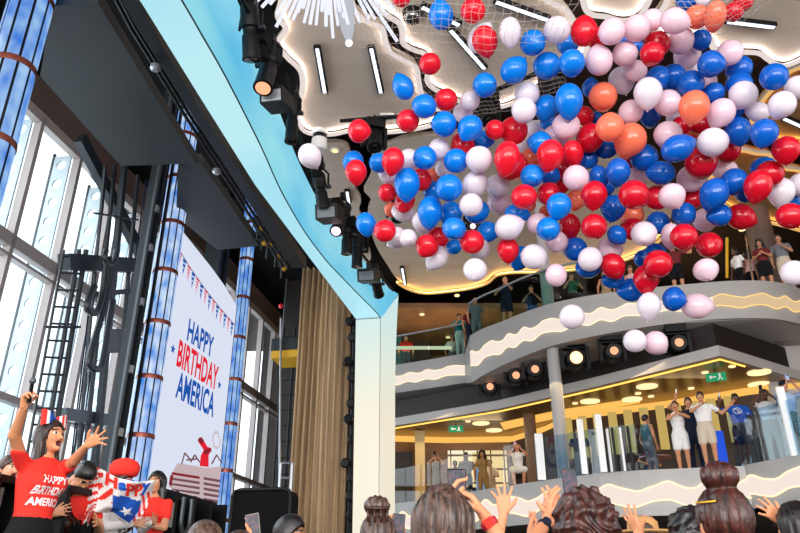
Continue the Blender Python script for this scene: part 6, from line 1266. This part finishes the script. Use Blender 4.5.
F7, _ = crowd('woman with dark hair tied in a high round bun, seen from behind', (727, 526), 2.35, sex='f', skin='skin_glow', top=('cloth_black', 'short'), bottom=('cloth_denim', 'pants'), hair=('bun', 'hair_auburn'), head=(0, -.05), **fine)
g = MB(); hp = F7['local']['hp']; g.tube([hp((-.092, -.03, .07)), hp((-.075, -.072, .066)), hp((-.05, -.093, .066))], .003, 6); loc_child(g, 'hair_pin', 'yellow', F7)
L = cl((520, 562), 3.7)
hx = crowd_hand(L, 0, (504, 513), 3.95)
F3, _ = crowd('person low in the crowd stretching an open hand up beside the red watch', (520, 562), 3.7, sex='f', skin='skin_glow', top=('cloth_beige', 'none'), bottom=('cloth_denim', 'pants'), hair=('short', 'hair_brown'), aL=hx, eL=(-.3, -.2, -1), hdL=(.0, .1, 1), pnL=(0.1, 1, 0), hands=((.2, .2), (.06, .45)), hd=.0055)
L = cl((287, 522), 4.4)
F9, _ = crowd('man with short faded black hair in profile before the black flight case', (288, 537), 5.0, -1.8, sex='m', skin='skin_mid', top=('cloth_black', 'short'), bottom=('cloth_navy', 'pants'), hair=('fade', 'hair_black'), hh=.008)
L = cl((240, 560), 3.8)
F10, _ = crowd('person hidden low in the crowd holding up a mauve phone', (238, 556), 3.8, sex='f', skin='skin_glow', top=('cloth_black', 'short'), bottom=('cloth_denim', 'pants'), hair=('short', 'hair_brown'), aR=crowd_hand(L, 0, (256, 541), 4.15), eR=(.8, 0, -.7), hdR=(0, .1, 1), pnR=(-1, .2, 0), hands=((.6, .1), (.2, .2)))
phone(atd(253, 526, 4.15), np.array([-.2, .1, 1]), np.array([0, -1, .1]), 'mauve phone held up before the black flight case', sz=(.08, .14), scr='phone_lit', back='hair_grey')
F11, _ = crowd('fair haired person whose crown just shows below the picture screen', (203, 549), 3.4, sex='f', skin='skin_glow', top=('cloth_black', 'short'), bottom=('cloth_denim', 'pants'), hair=('short', 'hair_ash'))
L = cl((694, 530), 4.0)
F6, _ = crowd('person with dark curly hair in the crowd left of the hair bun', (694, 538), 4.0, .2, sex='f', skin='skin_glow', top=('cloth_black', 'short'), bottom=('cloth_denim', 'pants'), hair=('curly', 'hair_black'), aL=crowd_hand(L, .2, (641, 534), 4.2), eL=(-.6, 0, -.8), hdL=(-.4, .1, 1), hands=((.2, .2), (.1, .35)))
L = cl((660, 535), 3.1)
F5, _ = crowd('person wearing a tan sun hat low in the crowd', (644, 538), 4.8, -.4, sex='f', skin='skin_glow', top=('cloth_beige', 'short'), bottom=('cloth_denim', 'pants'), hair=('short', 'hair_brown'))
hp = F5['local']['hp']; g = MB(); g.lathe(hp((0, -.01, .03)), (0, 0, 1), [(0, .2), (.012, .2), (.02, .105), (.07, .10), (.10, .07), (.11, .02)], 24); loc_child(g, 'sun_hat', 'hat_straw', F5)
L = cl((805, 545), 3.3)
F8, _ = crowd('person in glasses at the edge of the crowd stretching a bare arm up', (799, 527), 4.2, .3, sex='f', skin='skin_glow', top=('cloth_black', 'tank'), bottom=('cloth_denim', 'pants'), hair=('long', 'hair_black'), aL=crowd_hand(cl((799, 527), 4.2), .3, (783, 522), 4.35), eL=(-.4, -.2, -1), hdL=(-.8, .1, .7), pnL=(0, 1, .1), hands=((.2, .2), (.1, .3)))
hp = F8['local']['hp']; g = MB()
for sd in (1, -1): g.tube([hp((sd * .03 + .022 * math.cos(a), .105, .012 + .018 * math.sin(a))) for a in np.linspace(0, 5.7, 12)], .003, 5, close=True)
g.tube([hp((-.01, .108, .014)), hp((.01, .108, .014))], .003, 5)
for sd in (1, -1): g.tube([hp((sd * .052, .10, .014)), hp((sd * .08, -.01, .012))], .003, 5)
loc_child(g, 'glasses', 'black', F8)
# clapping hands between the phone filmers
L = cl((540, 552), 2.9)
F12, _ = crowd('person low in the crowd clapping hands just before the curly hair', (548, 572), 3.2, sex='f', skin='skin_glow', top=('cloth_black', 'short'), bottom=('cloth_denim', 'pants'), hair=('short', 'hair_black'), aL=crowd_hand(cl((548, 572), 3.2), 0, (531, 538), 3.6), aR=crowd_hand(cl((548, 572), 3.2), 0, (537, 538), 3.6), eL=(-.9, 0, -.5), eR=(.9, 0, -.5), hdL=(.1, .2, 1), hdR=(-.1, .2, 1), pnL=(1, 0, 0), pnR=(-1, 0, 0), hd=.0055)
